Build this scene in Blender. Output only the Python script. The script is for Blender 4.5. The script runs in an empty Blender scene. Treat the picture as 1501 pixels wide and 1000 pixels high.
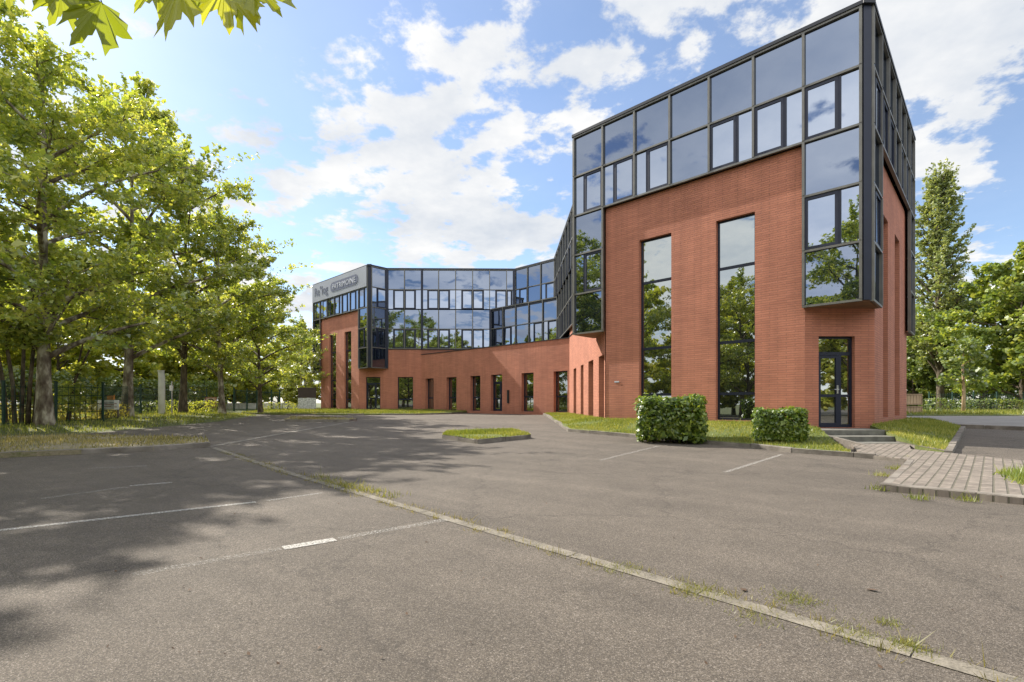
import bpy, bmesh, math, random
import numpy as np
from mathutils import Vector, Matrix
R = math.radians
S = bpy.context.scene
COL = S.collection

# ------------------------------------------------------------ camera, sky, sun
CAMH = 1.15; FPX = 730.0; YAW = R(0.96)
cd = bpy.data.cameras.new('camera'); cam = bpy.data.objects.new('camera', cd); COL.objects.link(cam)
cam.location = (0, 0, CAMH); cam.rotation_euler = (R(90), 0, -YAW)
cd.sensor_width = 36; cd.lens = 36*FPX/1501.0; cd.shift_y = (591-500)/1501.0
cd.clip_start = 0.05; cd.clip_end = 5000
S.camera = cam
S.view_settings.view_transform = 'Standard'; S.view_settings.look = 'None'
S.view_settings.exposure = 0.70; S.view_settings.gamma = 1.0
SUN_EL = R(38.5); SUN_DIR = Vector((-.785*math.cos(SUN_EL), .62*math.cos(SUN_EL), math.sin(SUN_EL)))
sl = bpy.data.lights.new('sun', 'SUN'); so = bpy.data.objects.new('sun', sl); COL.objects.link(so)
sl.energy = 5.0; sl.angle = R(0.5); sl.color = (1.0, .93, .82)
so.rotation_euler = SUN_DIR.to_track_quat('Z', 'Y').to_euler()
so.location = (-30, 20, 40)

W = bpy.data.worlds.new('World'); S.world = W; W.use_nodes = True
def NT(nt):
    def N(t, ins=None, **kw):
        n = nt.nodes.new(t)
        for k, v in kw.items(): setattr(n, k, v)
        if ins:
            for k, v in ins.items():
                if isinstance(v, bpy.types.NodeSocket): nt.links.new(v, n.inputs[k])
                else: n.inputs[k].default_value = v
        return n
    return N
def build_world():
    nt = W.node_tree; nt.nodes.clear(); N = NT(nt)
    sky = N('ShaderNodeTexSky', sky_type='NISHITA', sun_disc=False, sun_elevation=SUN_EL,
            sun_rotation=math.atan2(SUN_DIR.x, SUN_DIR.y), air_density=1.0, dust_density=0.3, ozone_density=2.2)
    tc = N('ShaderNodeTexCoord')
    sep = N('ShaderNodeSeparateXYZ', {0: tc.outputs['Generated']})
    zz = N('ShaderNodeMath', {0: sep.outputs['Z'], 1: 0.0}, operation='MAXIMUM')
    den = N('ShaderNodeMath', {0: zz.outputs[0], 1: 0.16}, operation='ADD')
    px = N('ShaderNodeMath', {0: sep.outputs['X'], 1: den.outputs[0]}, operation='DIVIDE')
    py = N('ShaderNodeMath', {0: sep.outputs['Y'], 1: den.outputs[0]}, operation='DIVIDE')
    pv = N('ShaderNodeCombineXYZ', {0: px.outputs[0], 1: py.outputs[0], 2: 3.3})
    n1 = N('ShaderNodeTexNoise', {'Vector': pv.outputs[0], 'Scale': 6.0, 'Detail': 11.0, 'Roughness': .60, 'Distortion': .1})
    n2 = N('ShaderNodeTexNoise', {'Vector': pv.outputs[0], 'Scale': 1.8, 'Detail': 3.0, 'Roughness': .55})
    s = N('ShaderNodeMath', {0: n1.outputs['Fac'], 1: 1.55, 2: N('ShaderNodeMath', {0: n2.outputs['Fac'], 1: .275}, operation='SUBTRACT').outputs[0]}, operation='MULTIPLY_ADD')
    tot = s.outputs[0]
    # cloud banks (+) and clear gaps (-) at their bearings in the sky: (azimuth deg from +Y to the right, elevation, spread, weight)
    for az, el, w, a in [(-5, 31, .17, .10), (11, 36, .16, .06), (40, 27, .20, .28), (-12, 20, .16, .08), (-31, 29, .17, -.13), (-20, 33, .10, -.05),
                         (43, 17, .10, -.24), (22, 30, .09, -.12), (-26, 15, .14, .06), (3, 19, .15, .10), (-48, 22, .30, -.04), (-33, 12, .12, .10), (180, 35, 1.0, .24), (-125, 30, .6, .22), (0, 90, .7, .10), (45, 9, .06, .16), (-21, 23, .06, .10), (-30, 21, .05, .12), (-16, 30, .05, .08), (25, 33, .06, .10)]:
        d = Vector((math.sin(R(az))*math.cos(R(el)), math.cos(R(az))*math.cos(R(el)), math.sin(R(el))))
        dd = N('ShaderNodeVectorMath', {0: tc.outputs['Generated'], 1: d}, operation='DISTANCE')
        mr = N('ShaderNodeMapRange', {'Value': dd.outputs['Value'], 'From Min': 0.0, 'From Max': w*1.7, 'To Min': a, 'To Max': 0.0}, interpolation_type='SMOOTHSTEP')
        m = N('ShaderNodeMath', {0: tot, 1: mr.outputs[0]}, operation='ADD'); tot = m.outputs[0]
    mask = N('ShaderNodeMapRange', {'Value': tot, 'From Min': .985, 'From Max': 1.16, 'To Min': 0.12, 'To Max': 1.0}, interpolation_type='SMOOTHSTEP')
    # thin horizon haze of cloud
    hz = N('ShaderNodeMapRange', {'Value': sep.outputs['Z'], 'From Min': 0.0, 'From Max': .26, 'To Min': .7, 'To Max': 0.0}, interpolation_type='SMOOTHSTEP')
    mk = N('ShaderNodeMath', {0: mask.outputs[0], 1: hz.outputs[0]}, operation='MAXIMUM')
    n3 = N('ShaderNodeTexNoise', {'Vector': pv.outputs[0], 'Scale': 2.2, 'Detail': 6.0, 'Roughness': .6})
    sh = N('ShaderNodeMapRange', {'Value': n3.outputs['Fac'], 'From Min': .3, 'From Max': .65, 'To Min': .0, 'To Max': 1.0})
    cc = N('ShaderNodeMix', {0: sh.outputs[0], 6: (.68, .74, .83, 1), 7: (1.1, 1.09, 1.07, 1)}, data_type='RGBA')
    skyt = N('ShaderNodeMix', {0: 1.0, 6: sky.outputs[0], 7: (1.06, 1.08, 1.12, 1)}, data_type='RGBA', blend_type='MULTIPLY')
    b1 = N('ShaderNodeBackground', {'Color': skyt.outputs[2], 'Strength': 0.115})
    # clouds behind the viewpoint and overhead get added brightness to fill the shaded brick
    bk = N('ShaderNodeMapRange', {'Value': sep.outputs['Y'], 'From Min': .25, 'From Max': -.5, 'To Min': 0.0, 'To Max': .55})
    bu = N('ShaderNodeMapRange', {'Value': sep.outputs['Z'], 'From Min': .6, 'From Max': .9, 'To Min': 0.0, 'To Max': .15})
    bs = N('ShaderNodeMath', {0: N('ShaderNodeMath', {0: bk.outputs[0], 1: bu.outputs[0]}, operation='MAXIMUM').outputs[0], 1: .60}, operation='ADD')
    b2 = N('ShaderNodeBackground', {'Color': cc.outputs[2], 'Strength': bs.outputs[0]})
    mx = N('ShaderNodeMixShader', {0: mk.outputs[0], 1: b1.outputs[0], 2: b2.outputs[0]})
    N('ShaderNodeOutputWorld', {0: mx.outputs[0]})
build_world()

# ------------------------------------------------------------ helpers
rng = np.random.default_rng(7); random.seed(7)
def tag(o, label=None, cat=None, group=None, kind=None):
    if label: o['label'] = label
    if cat: o['category'] = cat
    if group: o['group'] = group
    if kind: o['kind'] = kind
    return o
def empty(name, loc=(0, 0, 0), rz=0.0):
    o = bpy.data.objects.new(name, None); COL.objects.link(o); o.location = loc; o.rotation_euler = (0, 0, rz); o.empty_display_size = .2
    return o
def link(name, me, mat, parent=None):
    o = bpy.data.objects.new(name, me); COL.objects.link(o)
    if mat is not None and not me.materials: me.materials.append(mat)
    if parent: o.parent = parent
    return o
def copy_tree(o, parent=None):
    c = o.copy(); COL.objects.link(c); c.parent = parent
    for ch in [x for x in o.children]: copy_tree(ch, c)
    return c
class MB:
    """collects faces (with uvs in metres)"""
    def __init__(s): s.v = []; s.f = []; s.uv = []
    def face(s, pts, uv=None):
        b = len(s.v); s.v += [tuple(p) for p in pts]; s.f.append(list(range(b, b+len(pts))))
        s.uv += list(uv) if uv else [(0, 0)]*len(pts)
    def box(s, o, ax, ay, az):
        """o corner, three edge vectors"""
        o = Vector(o); ax = Vector(ax); ay = Vector(ay); az = Vector(az)
        if ax.cross(ay).dot(az) < 0: ax, ay = ay, ax
        lx, ly, lz = ax.length, ay.length, az.length
        P = [o, o+ax, o+ax+ay, o+ay, o+az, o+ax+az, o+ax+ay+az, o+ay+az]
        for idx, (a, b) in (((0, 3, 2, 1), (ly, lx)), ((4, 5, 6, 7), (lx, ly)), ((0, 1, 5, 4), (lx, lz)), ((1, 2, 6, 5), (ly, lz)), ((2, 3, 7, 6), (lx, lz)), ((3, 0, 4, 7), (ly, lz))):
            s.face([P[i] for i in idx], [(0, 0), (a, 0), (a, b), (0, b)])
    def cbox(s, c, d):
        s.box((c[0]-d[0]/2, c[1]-d[1]/2, c[2]-d[2]/2), (d[0], 0, 0), (0, d[1], 0), (0, 0, d[2]))
    def tube(s, pts, rad, n=8, cap=True):
        pts = [Vector(p) for p in pts]
        if not isinstance(rad, (list, tuple)): rad = [rad]*len(pts)
        rings = []; prev = None
        for i, p in enumerate(pts):
            t = (pts[min(i+1, len(pts)-1)]-pts[max(i-1, 0)]).normalized()
            a = prev if prev is not None else (Vector((1, 0, 0)) if abs(t.x) < .8 else Vector((0, 1, 0)))
            a = (a-t*a.dot(t)).normalized(); prev = a; b = t.cross(a)
            base = len(s.v)
            for k in range(n):
                an = 2*math.pi*k/n; s.v.append(tuple(p+(a*math.cos(an)+b*math.sin(an))*rad[i]))
            rings.append(base)
        for i in range(len(rings)-1):
            for k in range(n):
                k2 = (k+1) % n
                s.f.append([rings[i]+k, rings[i]+k2, rings[i+1]+k2, rings[i+1]+k]); s.uv += [(k/n, i), ((k+1)/n, i), ((k+1)/n, i+1), (k/n, i+1)]
        if cap:
            s.f.append([rings[-1]+k for k in range(n)]); s.uv += [(0, 0)]*n
            s.f.append([rings[0]+k for k in range(n)][::-1]); s.uv += [(0, 0)]*n
    def mesh(s, name, smooth=False):
        me = bpy.data.meshes.new(name); me.from_pydata(s.v, [], s.f)
        ul = me.uv_layers.new(name='UVMap'); ul.data.foreach_set('uv', np.array(s.uv, dtype=np.float32).ravel())
        if smooth: me.polygons.foreach_set('use_smooth', [True]*len(me.polygons))
        me.update(); return me
    def build(s, name, mat, parent=None, smooth=False):
        return link(name, s.mesh(name, smooth), mat, parent)

# ------------------------------------------------------------ materials
MATS = {}
def mat(name, fn):
    m = bpy.data.materials.new(name); m.use_nodes = True; nt = m.node_tree; nt.nodes.clear()
    N = NT(nt); out = N('ShaderNodeOutputMaterial'); sh, disp = fn(N)
    nt.links.new(sh, out.inputs[0])
    MATS[name] = m; return m
def pbsdf(N, **kw):
    p = N('ShaderNodeBsdfPrincipled')
    for k, v in kw.items():
        k = k.replace('_', ' ')
        if isinstance(v, bpy.types.NodeSocket): p.id_data.links.new(v, p.inputs[k])
        else: p.inputs[k].default_value = v
    return p
def plain(name, col, rough=.6, metal=0.0, var=.12, scale=3.0, bump=0.0, bscale=60.0):
    def f(N):
        tc = N('ShaderNodeTexCoord')
        n = N('ShaderNodeTexNoise', {'Vector': tc.outputs['Object'], 'Scale': scale, 'Detail': 5.0})
        mr = N('ShaderNodeMapRange', {'Value': n.outputs['Fac'], 'From Min': .3, 'From Max': .7, 'To Min': 1-var, 'To Max': 1+var})
        c = N('ShaderNodeVectorMath', {0: (col[0], col[1], col[2]), 'Scale': mr.outputs[0]}, operation='SCALE')
        kw = dict(Base_Color=c.outputs[0], Roughness=rough, Metallic=metal)
        if bump:
            n2 = N('ShaderNodeTexNoise', {'Vector': tc.outputs['Object'], 'Scale': bscale, 'Detail': 3.0})
            kw['Normal'] = N('ShaderNodeBump', {'Height': n2.outputs['Fac'], 'Strength': bump, 'Distance': .01}).outputs[0]
        return pbsdf(N, **kw).outputs[0], None
    return mat(name, f)
def f_brick(c1, c2, mort):
    def f(N):
        uv = N('ShaderNodeTexCoord')
        b = N('ShaderNodeTexBrick', {'Vector': uv.outputs['UV'], 'Color1': c1+(1,), 'Color2': c2+(1,), 'Mortar': mort+(1,), 'Scale': 1.0, 'Mortar Size': .008,
                                     'Mortar Smooth': .2, 'Bias': 0.0, 'Brick Width': .46, 'Row Height': .068})
        n = N('ShaderNodeTexNoise', {'Vector': uv.outputs['UV'], 'Scale': .7, 'Detail': 6.0, 'Roughness': .6})
        n4 = N('ShaderNodeTexNoise', {'Vector': N('ShaderNodeVectorMath', {0: uv.outputs['UV'], 1: (1.5, 14, 1)}, operation='MULTIPLY').outputs[0], 'Scale': 1.2, 'Detail': 4.0})
        mr = N('ShaderNodeMapRange', {'Value': n.outputs['Fac'], 'From Min': .3, 'From Max': .7, 'To Min': .86, 'To Max': 1.12})
        mr2 = N('ShaderNodeMapRange', {'Value': n4.outputs['Fac'], 'From Min': .3, 'From Max': .7, 'To Min': .90, 'To Max': 1.08})
        st = N('ShaderNodeTexNoise', {'Vector': N('ShaderNodeVectorMath', {0: uv.outputs['UV'], 1: (2.2, .16, 1)}, operation='MULTIPLY').outputs[0], 'Scale': 1.3, 'Detail': 5.0, 'Roughness': .65})
        mr3 = N('ShaderNodeMapRange', {'Value': st.outputs['Fac'], 'From Min': .35, 'From Max': .7, 'To Min': 1.06, 'To Max': .86})
        sx = N('ShaderNodeSeparateXYZ', {0: uv.outputs['UV']})
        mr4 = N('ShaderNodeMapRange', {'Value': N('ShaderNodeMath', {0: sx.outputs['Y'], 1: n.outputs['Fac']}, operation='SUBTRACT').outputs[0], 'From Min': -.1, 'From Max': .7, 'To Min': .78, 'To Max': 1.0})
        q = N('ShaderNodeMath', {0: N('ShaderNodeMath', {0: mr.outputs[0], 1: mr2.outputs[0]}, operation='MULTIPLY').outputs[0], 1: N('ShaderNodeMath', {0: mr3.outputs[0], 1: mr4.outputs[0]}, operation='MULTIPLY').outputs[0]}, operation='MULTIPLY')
        c = N('ShaderNodeVectorMath', {0: b.outputs['Color'], 'Scale': q.outputs[0]}, operation='SCALE')
        bp = N('ShaderNodeBump', {'Height': b.outputs['Fac'], 'Strength': .6, 'Distance': .006}, invert=True)
        return pbsdf(N, Base_Color=c.outputs[0], Roughness=.85, Normal=bp.outputs[0]).outputs[0], None
    return f
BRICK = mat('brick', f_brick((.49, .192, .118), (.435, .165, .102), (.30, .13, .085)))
def f_glass(tint, base, rmix):
    def f(N):
        g = N('ShaderNodeBsdfGlossy', {'Color': tint+(1,), 'Roughness': .012})
        tc = N('ShaderNodeTexCoord')
        n = N('ShaderNodeTexNoise', {'Vector': tc.outputs['Object'], 'Scale': .9, 'Detail': 1.0})
        bp = N('ShaderNodeBump', {'Height': n.outputs['Fac'], 'Strength': .10, 'Distance': .02})
        g.id_data.links.new(bp.outputs[0], g.inputs['Normal'])
        d = N('ShaderNodeBsdfDiffuse', {'Color': base+(1,)})
        lw = N('ShaderNodeFresnel', {'IOR': 1.5})
        mr = N('ShaderNodeMapRange', {'Value': lw.outputs[0], 'From Min': .04, 'From Max': .6, 'To Min': rmix, 'To Max': .95})
        m = N('ShaderNodeMixShader', {0: mr.outputs[0], 1: d.outputs[0], 2: g.outputs[0]})
        return m.outputs[0], None
    return f
GLASS_PANEL = mat('spandrel_glass', f_glass((.265, .31, .40), (.012, .016, .03), .66))
GLASS_WIN = mat('window_glass', f_glass((.41, .465, .57), (.012, .015, .02), .66))
GLASS_LOW = mat('dark_glass', f_glass((.60, .64, .64), (.014, .017, .016), .52))
FRAME = plain('dark_blue_frame', (.012, .016, .035), .45, .2, .1)
MULL = plain('bronze_grey_mullion', (.15, .145, .13), .45, .3, .15)
COPING = plain('dark_coping', (.025, .027, .035), .5, .2, .1)
ROOFM = plain('roof_felt', (.10, .10, .10), .9)
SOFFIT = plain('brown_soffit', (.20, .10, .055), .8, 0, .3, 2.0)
SIGNG = plain('grey_sign_panel', (.29, .30, .33), .5, 0, .06, 1.0)
SIGND = plain('sign_letters', (.10, .105, .15), .5, 0, .1)
SIGNL = plain('sign_pale_letters', (.50, .51, .56), .5, 0, .05)
STEEL = plain('metal', (.5, .5, .5), .35, .8)
CONC = plain('concrete', (.30, .28, .25), .9, 0, .22, 4.0, .4)
def f_kerb(N):
    tc = N('ShaderNodeTexCoord')
    n = N('ShaderNodeTexNoise', {'Vector': tc.outputs['Object'], 'Scale': 2.5, 'Detail': 8.0, 'Roughness': .65})
    n2 = N('ShaderNodeTexNoise', {'Vector': tc.outputs['Object'], 'Scale': 45.0, 'Detail': 3.0})
    r = N('ShaderNodeValToRGB', {0: n.outputs['Fac']}); e = r.color_ramp.elements
    e[0].position = .3; e[0].color = (.10, .085, .07, 1); e[1].position = .7; e[1].color = (.28, .25, .215, 1)
    bp = N('ShaderNodeBump', {'Height': n2.outputs['Fac'], 'Strength': .6, 'Distance': .012})
    return pbsdf(N, Base_Color=r.outputs[0], Roughness=.92, Normal=bp.outputs[0]).outputs[0], None
KERB = mat('weathered_kerb', f_kerb)
def f_asphalt(N):
    tc = N('ShaderNodeTexCoord'); P = tc.outputs['Object']
    v = N('ShaderNodeTexVoronoi', {'Vector': P, 'Scale': 230.0}, feature='F1')
    cr = N('ShaderNodeSeparateColor', {0: v.outputs['Color']})
    v2 = N('ShaderNodeTexVoronoi', {'Vector': P, 'Scale': 80.0}, feature='F1')
    cr2 = N('ShaderNodeSeparateColor', {0: v2.outputs['Color']})
    big = N('ShaderNodeTexNoise', {'Vector': P, 'Scale': .22, 'Detail': 6.0, 'Roughness': .62})
    med = N('ShaderNodeTexNoise', {'Vector': P, 'Scale': 2.1, 'Detail': 6.0, 'Roughness': .7})
    r = N('ShaderNodeValToRGB', {0: cr.outputs[0]}); e = r.color_ramp.elements
    e[0].position = 0.0; e[0].color = (.052, .043, .035, 1); e[1].position = 1.0; e[1].color = (.25, .218, .187, 1)
    for p, c in ((.45, (.094, .077, .060)), (.86, (.150, .125, .100))):
        x = e.new(p); x.color = c+(1,)
    m1 = N('ShaderNodeMapRange', {'Value': big.outputs['Fac'], 'From Min': .3, 'From Max': .7, 'To Min': .80, 'To Max': 1.2})
    m2 = N('ShaderNodeMapRange', {'Value': med.outputs['Fac'], 'From Min': .3, 'From Max': .7, 'To Min': .86, 'To Max': 1.14})
    m3 = N('ShaderNodeMapRange', {'Value': cr2.outputs[1], 'From Min': 0.0, 'From Max': 1.0, 'To Min': .84, 'To Max': 1.16})
    q = N('ShaderNodeMath', {0: m1.outputs[0], 1: m2.outputs[0]}, operation='MULTIPLY')
    q2 = N('ShaderNodeMath', {0: q.outputs[0], 1: m3.outputs[0]}, operation='MULTIPLY')
    # worn cracks
    vc = N('ShaderNodeTexVoronoi', {'Vector': N('ShaderNodeVectorMath', {0: P, 1: N('ShaderNodeVectorMath', {0: med.outputs['Color'], 'Scale': .9}, operation='SCALE').outputs[0]}, operation='ADD').outputs[0], 'Scale': .33}, feature='DISTANCE_TO_EDGE')
    ck = N('ShaderNodeMapRange', {'Value': vc.outputs['Distance'], 'From Min': .0, 'From Max': .012, 'To Min': .72, 'To Max': 1.0})
    q3 = N('ShaderNodeMath', {0: q2.outputs[0], 1: ck.outputs[0]}, operation='MULTIPLY')
    c = N('ShaderNodeVectorMath', {0: r.outputs[0], 'Scale': q3.outputs[0]}, operation='SCALE')
    # resurfaced patches and oil drips
    pt = N('ShaderNodeTexVoronoi', {'Vector': P, 'Scale': .55}, feature='F1')
    od = N('ShaderNodeMapRange', {'Value': pt.outputs['Distance'], 'From Min': .03, 'From Max': .16, 'To Min': .78, 'To Max': 1.0}, interpolation_type='SMOOTHSTEP')
    ty = N('ShaderNodeTexNoise', {'Vector': N('ShaderNodeVectorMath', {0: N('ShaderNodeVectorRotate', {'Vector': P, 'Angle': R(40)}, rotation_type='Z_AXIS').outputs[0], 1: (.12, 1.6, 1)}, operation='MULTIPLY').outputs[0], 'Scale': 1.0, 'Detail': 4.0, 'Roughness': .6})
    tm = N('ShaderNodeMapRange', {'Value': ty.outputs['Fac'], 'From Min': .35, 'From Max': .65, 'To Min': .90, 'To Max': 1.10})
    c = N('ShaderNodeVectorMath', {0: c.outputs[0], 'Scale': N('ShaderNodeMath', {0: od.outputs[0], 1: tm.outputs[0]}, operation='MULTIPLY').outputs[0]}, operation='SCALE')
    bp = N('ShaderNodeBump', {'Height': v.outputs['Distance'], 'Strength': .4, 'Distance': .006})
    return pbsdf(N, Base_Color=c.outputs[0], Roughness=.9, Normal=bp.outputs[0]).outputs[0], None
ASPH = mat('worn_asphalt', f_asphalt)
def f_paint(N):
    tc = N('ShaderNodeTexCoord')
    n = N('ShaderNodeTexNoise', {'Vector': tc.outputs['Object'], 'Scale': 55.0, 'Detail': 8.0, 'Roughness': .8})
    at = N('ShaderNodeAttribute', attribute_name='wear')
    a = N('ShaderNodeMath', {0: n.outputs['Fac'], 1: at.outputs['Fac']}, operation='SUBTRACT')
    m = N('ShaderNodeMapRange', {'Value': a.outputs[0], 'From Min': 0.0, 'From Max': .12, 'To Min': 0.0, 'To Max': .8})
    d = N('ShaderNodeBsdfDiffuse', {'Color': (.62, .60, .56, 1)}); t = N('ShaderNodeBsdfTransparent')
    return N('ShaderNodeMixShader', {0: m.outputs[0], 1: t.outputs[0], 2: d.outputs[0]}).outputs[0], None
PAINT = mat('worn_white_paint', f_paint)
def f_sett(N):
    tc = N('ShaderNodeTexCoord'); P = tc.outputs['UV']
    b = N('ShaderNodeTexBrick', {'Vector': P, 'Color1': (.26, .22, .185, 1), 'Color2': (.17, .142, .12, 1), 'Mortar': (.12, .11, .08, 1), 'Scale': 1.0, 'Mortar Size': .012,
                                 'Mortar Smooth': .5, 'Bias': 0.0, 'Brick Width': .14, 'Row Height': .125})
    n = N('ShaderNodeTexNoise', {'Vector': P, 'Scale': 7.0, 'Detail': 8.0, 'Roughness': .7})
    m = N('ShaderNodeMapRange', {'Value': n.outputs['Fac'], 'From Min': .3, 'From Max': .7, 'To Min': .65, 'To Max': 1.35})
    c = N('ShaderNodeVectorMath', {0: b.outputs['Color'], 'Scale': m.outputs[0]}, operation='SCALE')
    bp = N('ShaderNodeBump', {'Height': b.outputs['Fac'], 'Strength': .9, 'Distance': .02}, invert=True)
    return pbsdf(N, Base_Color=c.outputs[0], Roughness=.9, Normal=bp.outputs[0]).outputs[0], None
SETT = mat('stone_setts', f_sett)
def f_soil(c1, c2, c3):
    def f(N):
        tc = N('ShaderNodeTexCoord'); P = tc.outputs['Object']
        n = N('ShaderNodeTexNoise', {'Vector': P, 'Scale': .9, 'Detail': 8.0, 'Roughness': .7})
        n2 = N('ShaderNodeTexNoise', {'Vector': P, 'Scale': 24.0, 'Detail': 6.0, 'Roughness': .7})
        s = N('ShaderNodeMath', {0: n.outputs['Fac'], 1: n2.outputs['Fac']}, operation='ADD')
        s2 = N('ShaderNodeMath', {0: s.outputs[0], 1: .5}, operation='MULTIPLY')
        r = N('ShaderNodeValToRGB', {0: s2.outputs[0]}); e = r.color_ramp.elements
        e[0].position = .36; e[0].color = c1+(1,); e[1].position = .66; e[1].color = c3+(1,)
        x = e.new(.5); x.color = c2+(1,)
        bp = N('ShaderNodeBump', {'Height': n2.outputs['Fac'], 'Strength': .8, 'Distance': .04})
        return pbsdf(N, Base_Color=r.outputs[0], Roughness=.95, Normal=bp.outputs[0]).outputs[0], None
    return f
TURF = mat('green_turf', f_soil((.06, .085, .018), (.12, .15, .035), (.22, .20, .085)))
DRYTURF = mat('dry_turf', f_soil((.12, .14, .04), (.26, .22, .14), (.38, .32, .23)))
def f_leaf(c1, c2, c3, transl=.5, gloss=.08):
    def f(N):
        g = N('ShaderNodeNewGeometry')
        oi = N('ShaderNodeObjectInfo')
        tc = N('ShaderNodeTexCoord')
        n = N('ShaderNodeTexNoise', {'Vector': tc.outputs['Object'], 'Scale': .55, 'Detail': 3.0})
        a = N('ShaderNodeMath', {0: g.outputs['Random Per Island'], 1: .45}, operation='MULTIPLY')
        b = N('ShaderNodeMath', {0: n.outputs['Fac'], 1: .75}, operation='MULTIPLY')
        s = N('ShaderNodeMath', {0: a.outputs[0], 1: b.outputs[0]}, operation='ADD')
        r = N('ShaderNodeValToRGB', {0: s.outputs[0]}); e = r.color_ramp.elements
        e[0].position = .3; e[0].color = c1+(1,); e[1].position = .88; e[1].color = c3+(1,)
        x = e.new(.6); x.color = c2+(1,)
        vr = N('ShaderNodeMapRange', {'Value': oi.outputs['Random'], 'To Min': .88, 'To Max': 1.14})
        rc = N('ShaderNodeVectorMath', {0: r.outputs[0], 'Scale': vr.outputs[0]}, operation='SCALE')
        d = N('ShaderNodeBsdfDiffuse', {'Color': rc.outputs[0]})
        tcl = N('ShaderNodeVectorMath', {0: rc.outputs[0], 1: (1.5, 1.35, .55)}, operation='MULTIPLY')
        t = N('ShaderNodeBsdfTranslucent', {'Color': tcl.outputs[0]})
        m = N('ShaderNodeMixShader', {0: transl, 1: d.outputs[0], 2: t.outputs[0]})
        gl = N('ShaderNodeBsdfGlossy', {'Color': (1, 1, 1, 1), 'Roughness': .38})
        m2 = N('ShaderNodeMixShader', {0: gloss, 1: m.outputs[0], 2: gl.outputs[0]})
        return m2.outputs[0], None
    return f
LEAF_PLANE = mat('plane_leaf', f_leaf((.13, .205, .035), (.34, .42, .08), (.62, .63, .19), .56, .10))
LEAF_DARK = mat('dark_leaf', f_leaf((.08, .12, .05), (.15, .21, .06), (.28, .32, .09), .45, .06))
LEAF_BG = mat('background_leaf', f_leaf((.16, .22, .04), (.38, .43, .08), (.60, .58, .15), .52, .06))
LEAF_RT = mat('boundary_leaf', f_leaf((.09, .145, .035), (.21, .28, .065), (.40, .43, .12), .46, .05))
LEAF_POP = mat('poplar_leaf', f_leaf((.13, .18, .08), (.26, .32, .12), (.44, .47, .22), .45, .06))
LEAF_LAUREL = mat('laurel_leaf', f_leaf((.03, .07, .012), (.12, .20, .025), (.36, .44, .07), .40, .05))
LEAF_HEDGE = mat('yellow_hedge_leaf', f_leaf((.20, .20, .05), (.45, .42, .12), (.68, .58, .25), .45, .04))
GRASSB = mat('grass_blade', f_leaf((.10, .14, .02), (.21, .25, .045), (.40, .38, .13), .4, .03))
DRYB = mat('dry_grass_blade', f_leaf((.12, .12, .04), (.26, .24, .09), (.45, .38, .2), .4, .03))
WEEDB = mat('weed_blade', f_leaf((.11, .14, .03), (.24, .25, .07), (.40, .36, .15), .4, .03))
BIGLEAF = mat('near_plane_leaf', f_leaf((.20, .26, .02), (.36, .41, .03), (.55, .54, .06), .6, .04))
def f_bark(c1, c2, c3, sc=3.0):
    def f(N):
        tc = N('ShaderNodeTexCoord'); P = N('ShaderNodeVectorMath', {0: tc.outputs['Object'], 1: (1, 1, .45)}, operation='MULTIPLY').outputs[0]
        v = N('ShaderNodeTexNoise', {'Vector': P, 'Scale': sc, 'Detail': 4.0, 'Roughness': .55})
        n2 = N('ShaderNodeTexNoise', {'Vector': P, 'Scale': 22.0, 'Detail': 5.0})
        r = N('ShaderNodeValToRGB', {0: v.outputs['Fac']}); e = r.color_ramp.elements
        e[0].position = .38; e[0].color = c1+(1,); e[1].position = .62; e[1].color = c3+(1,)
        x = e.new(.5); x.color = c2+(1,)
        bp = N('ShaderNodeBump', {'Height': n2.outputs['Fac'], 'Strength': .6, 'Distance': .03})
        return pbsdf(N, Base_Color=r.outputs[0], Roughness=.9, Normal=bp.outputs[0]).outputs[0], None
    return f
BARK = mat('plane_bark', f_bark((.09, .065, .045), (.20, .165, .115), (.46, .42, .32), 4.0))
BARKD = mat('brown_bark', f_bark((.05, .038, .025), (.10, .075, .05), (.16, .13, .09), 6))
GREENM = plain('green_coated_steel', (.015, .05, .035), .5, .1)
WHITEP = plain('white_painted', (.80, .80, .77), .6, 0, .12)
ORANGEP = plain('orange_board', (.55, .22, .04), .6)
REDP = plain('dull_red_board', (.34, .10, .08), .6)
BROWNP = plain('dark_brown_board', (.045, .028, .022), .7)
WOODB = plain('pale_board', (.42, .30, .19), .8, 0, .15, 3)
DARKP = plain('black_plastic', (.02, .02, .02), .5)

# ------------------------------------------------------------ terrain
def g(x, y): return np.clip(.0225*(np.asarray(y, dtype=float)-8), 0, .42)
EDGE = np.array([(-30, -1), (-15, 14.4), (-13.2, 15.8), (-12.9, 18), (-12.6, 22.4), (-14, 29), (-17, 33), (-19, 50), (-20, 90)], dtype=float)
def dist_poly(x, y, pts):
    x = np.asarray(x, dtype=float); y = np.asarray(y, dtype=float); best = np.full(np.broadcast(x, y).shape, 1e9)
    for a, b in zip(pts[:-1], pts[1:]):
        d = b-a; L = d.dot(d); t = np.clip(((x-a[0])*d[0]+(y-a[1])*d[1])/L, 0, 1)
        best = np.minimum(best, np.hypot(x-a[0]-t*d[0], y-a[1]-t*d[1]))
    return best
def edge_x(y): return np.interp(y, EDGE[:, 1], EDGE[:, 0])
def T(x, y):
    x = np.asarray(x, dtype=float); y = np.asarray(y, dtype=float)
    left = (x < edge_x(y)) & (y > -1)
    d = np.where(left, dist_poly(x, y, EDGE), 0)
    t = np.clip(d/3.0, 0, 1); t = t*t*(3-2*t)
    return g(x, y)+.14*t
def ray(px, py):
    X = (px-750.5)/FPX; Z = (591-py)/FPX
    return np.array([X*math.cos(YAW)+math.sin(YAW), -X*math.sin(YAW)+math.cos(YAW), Z])
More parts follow.
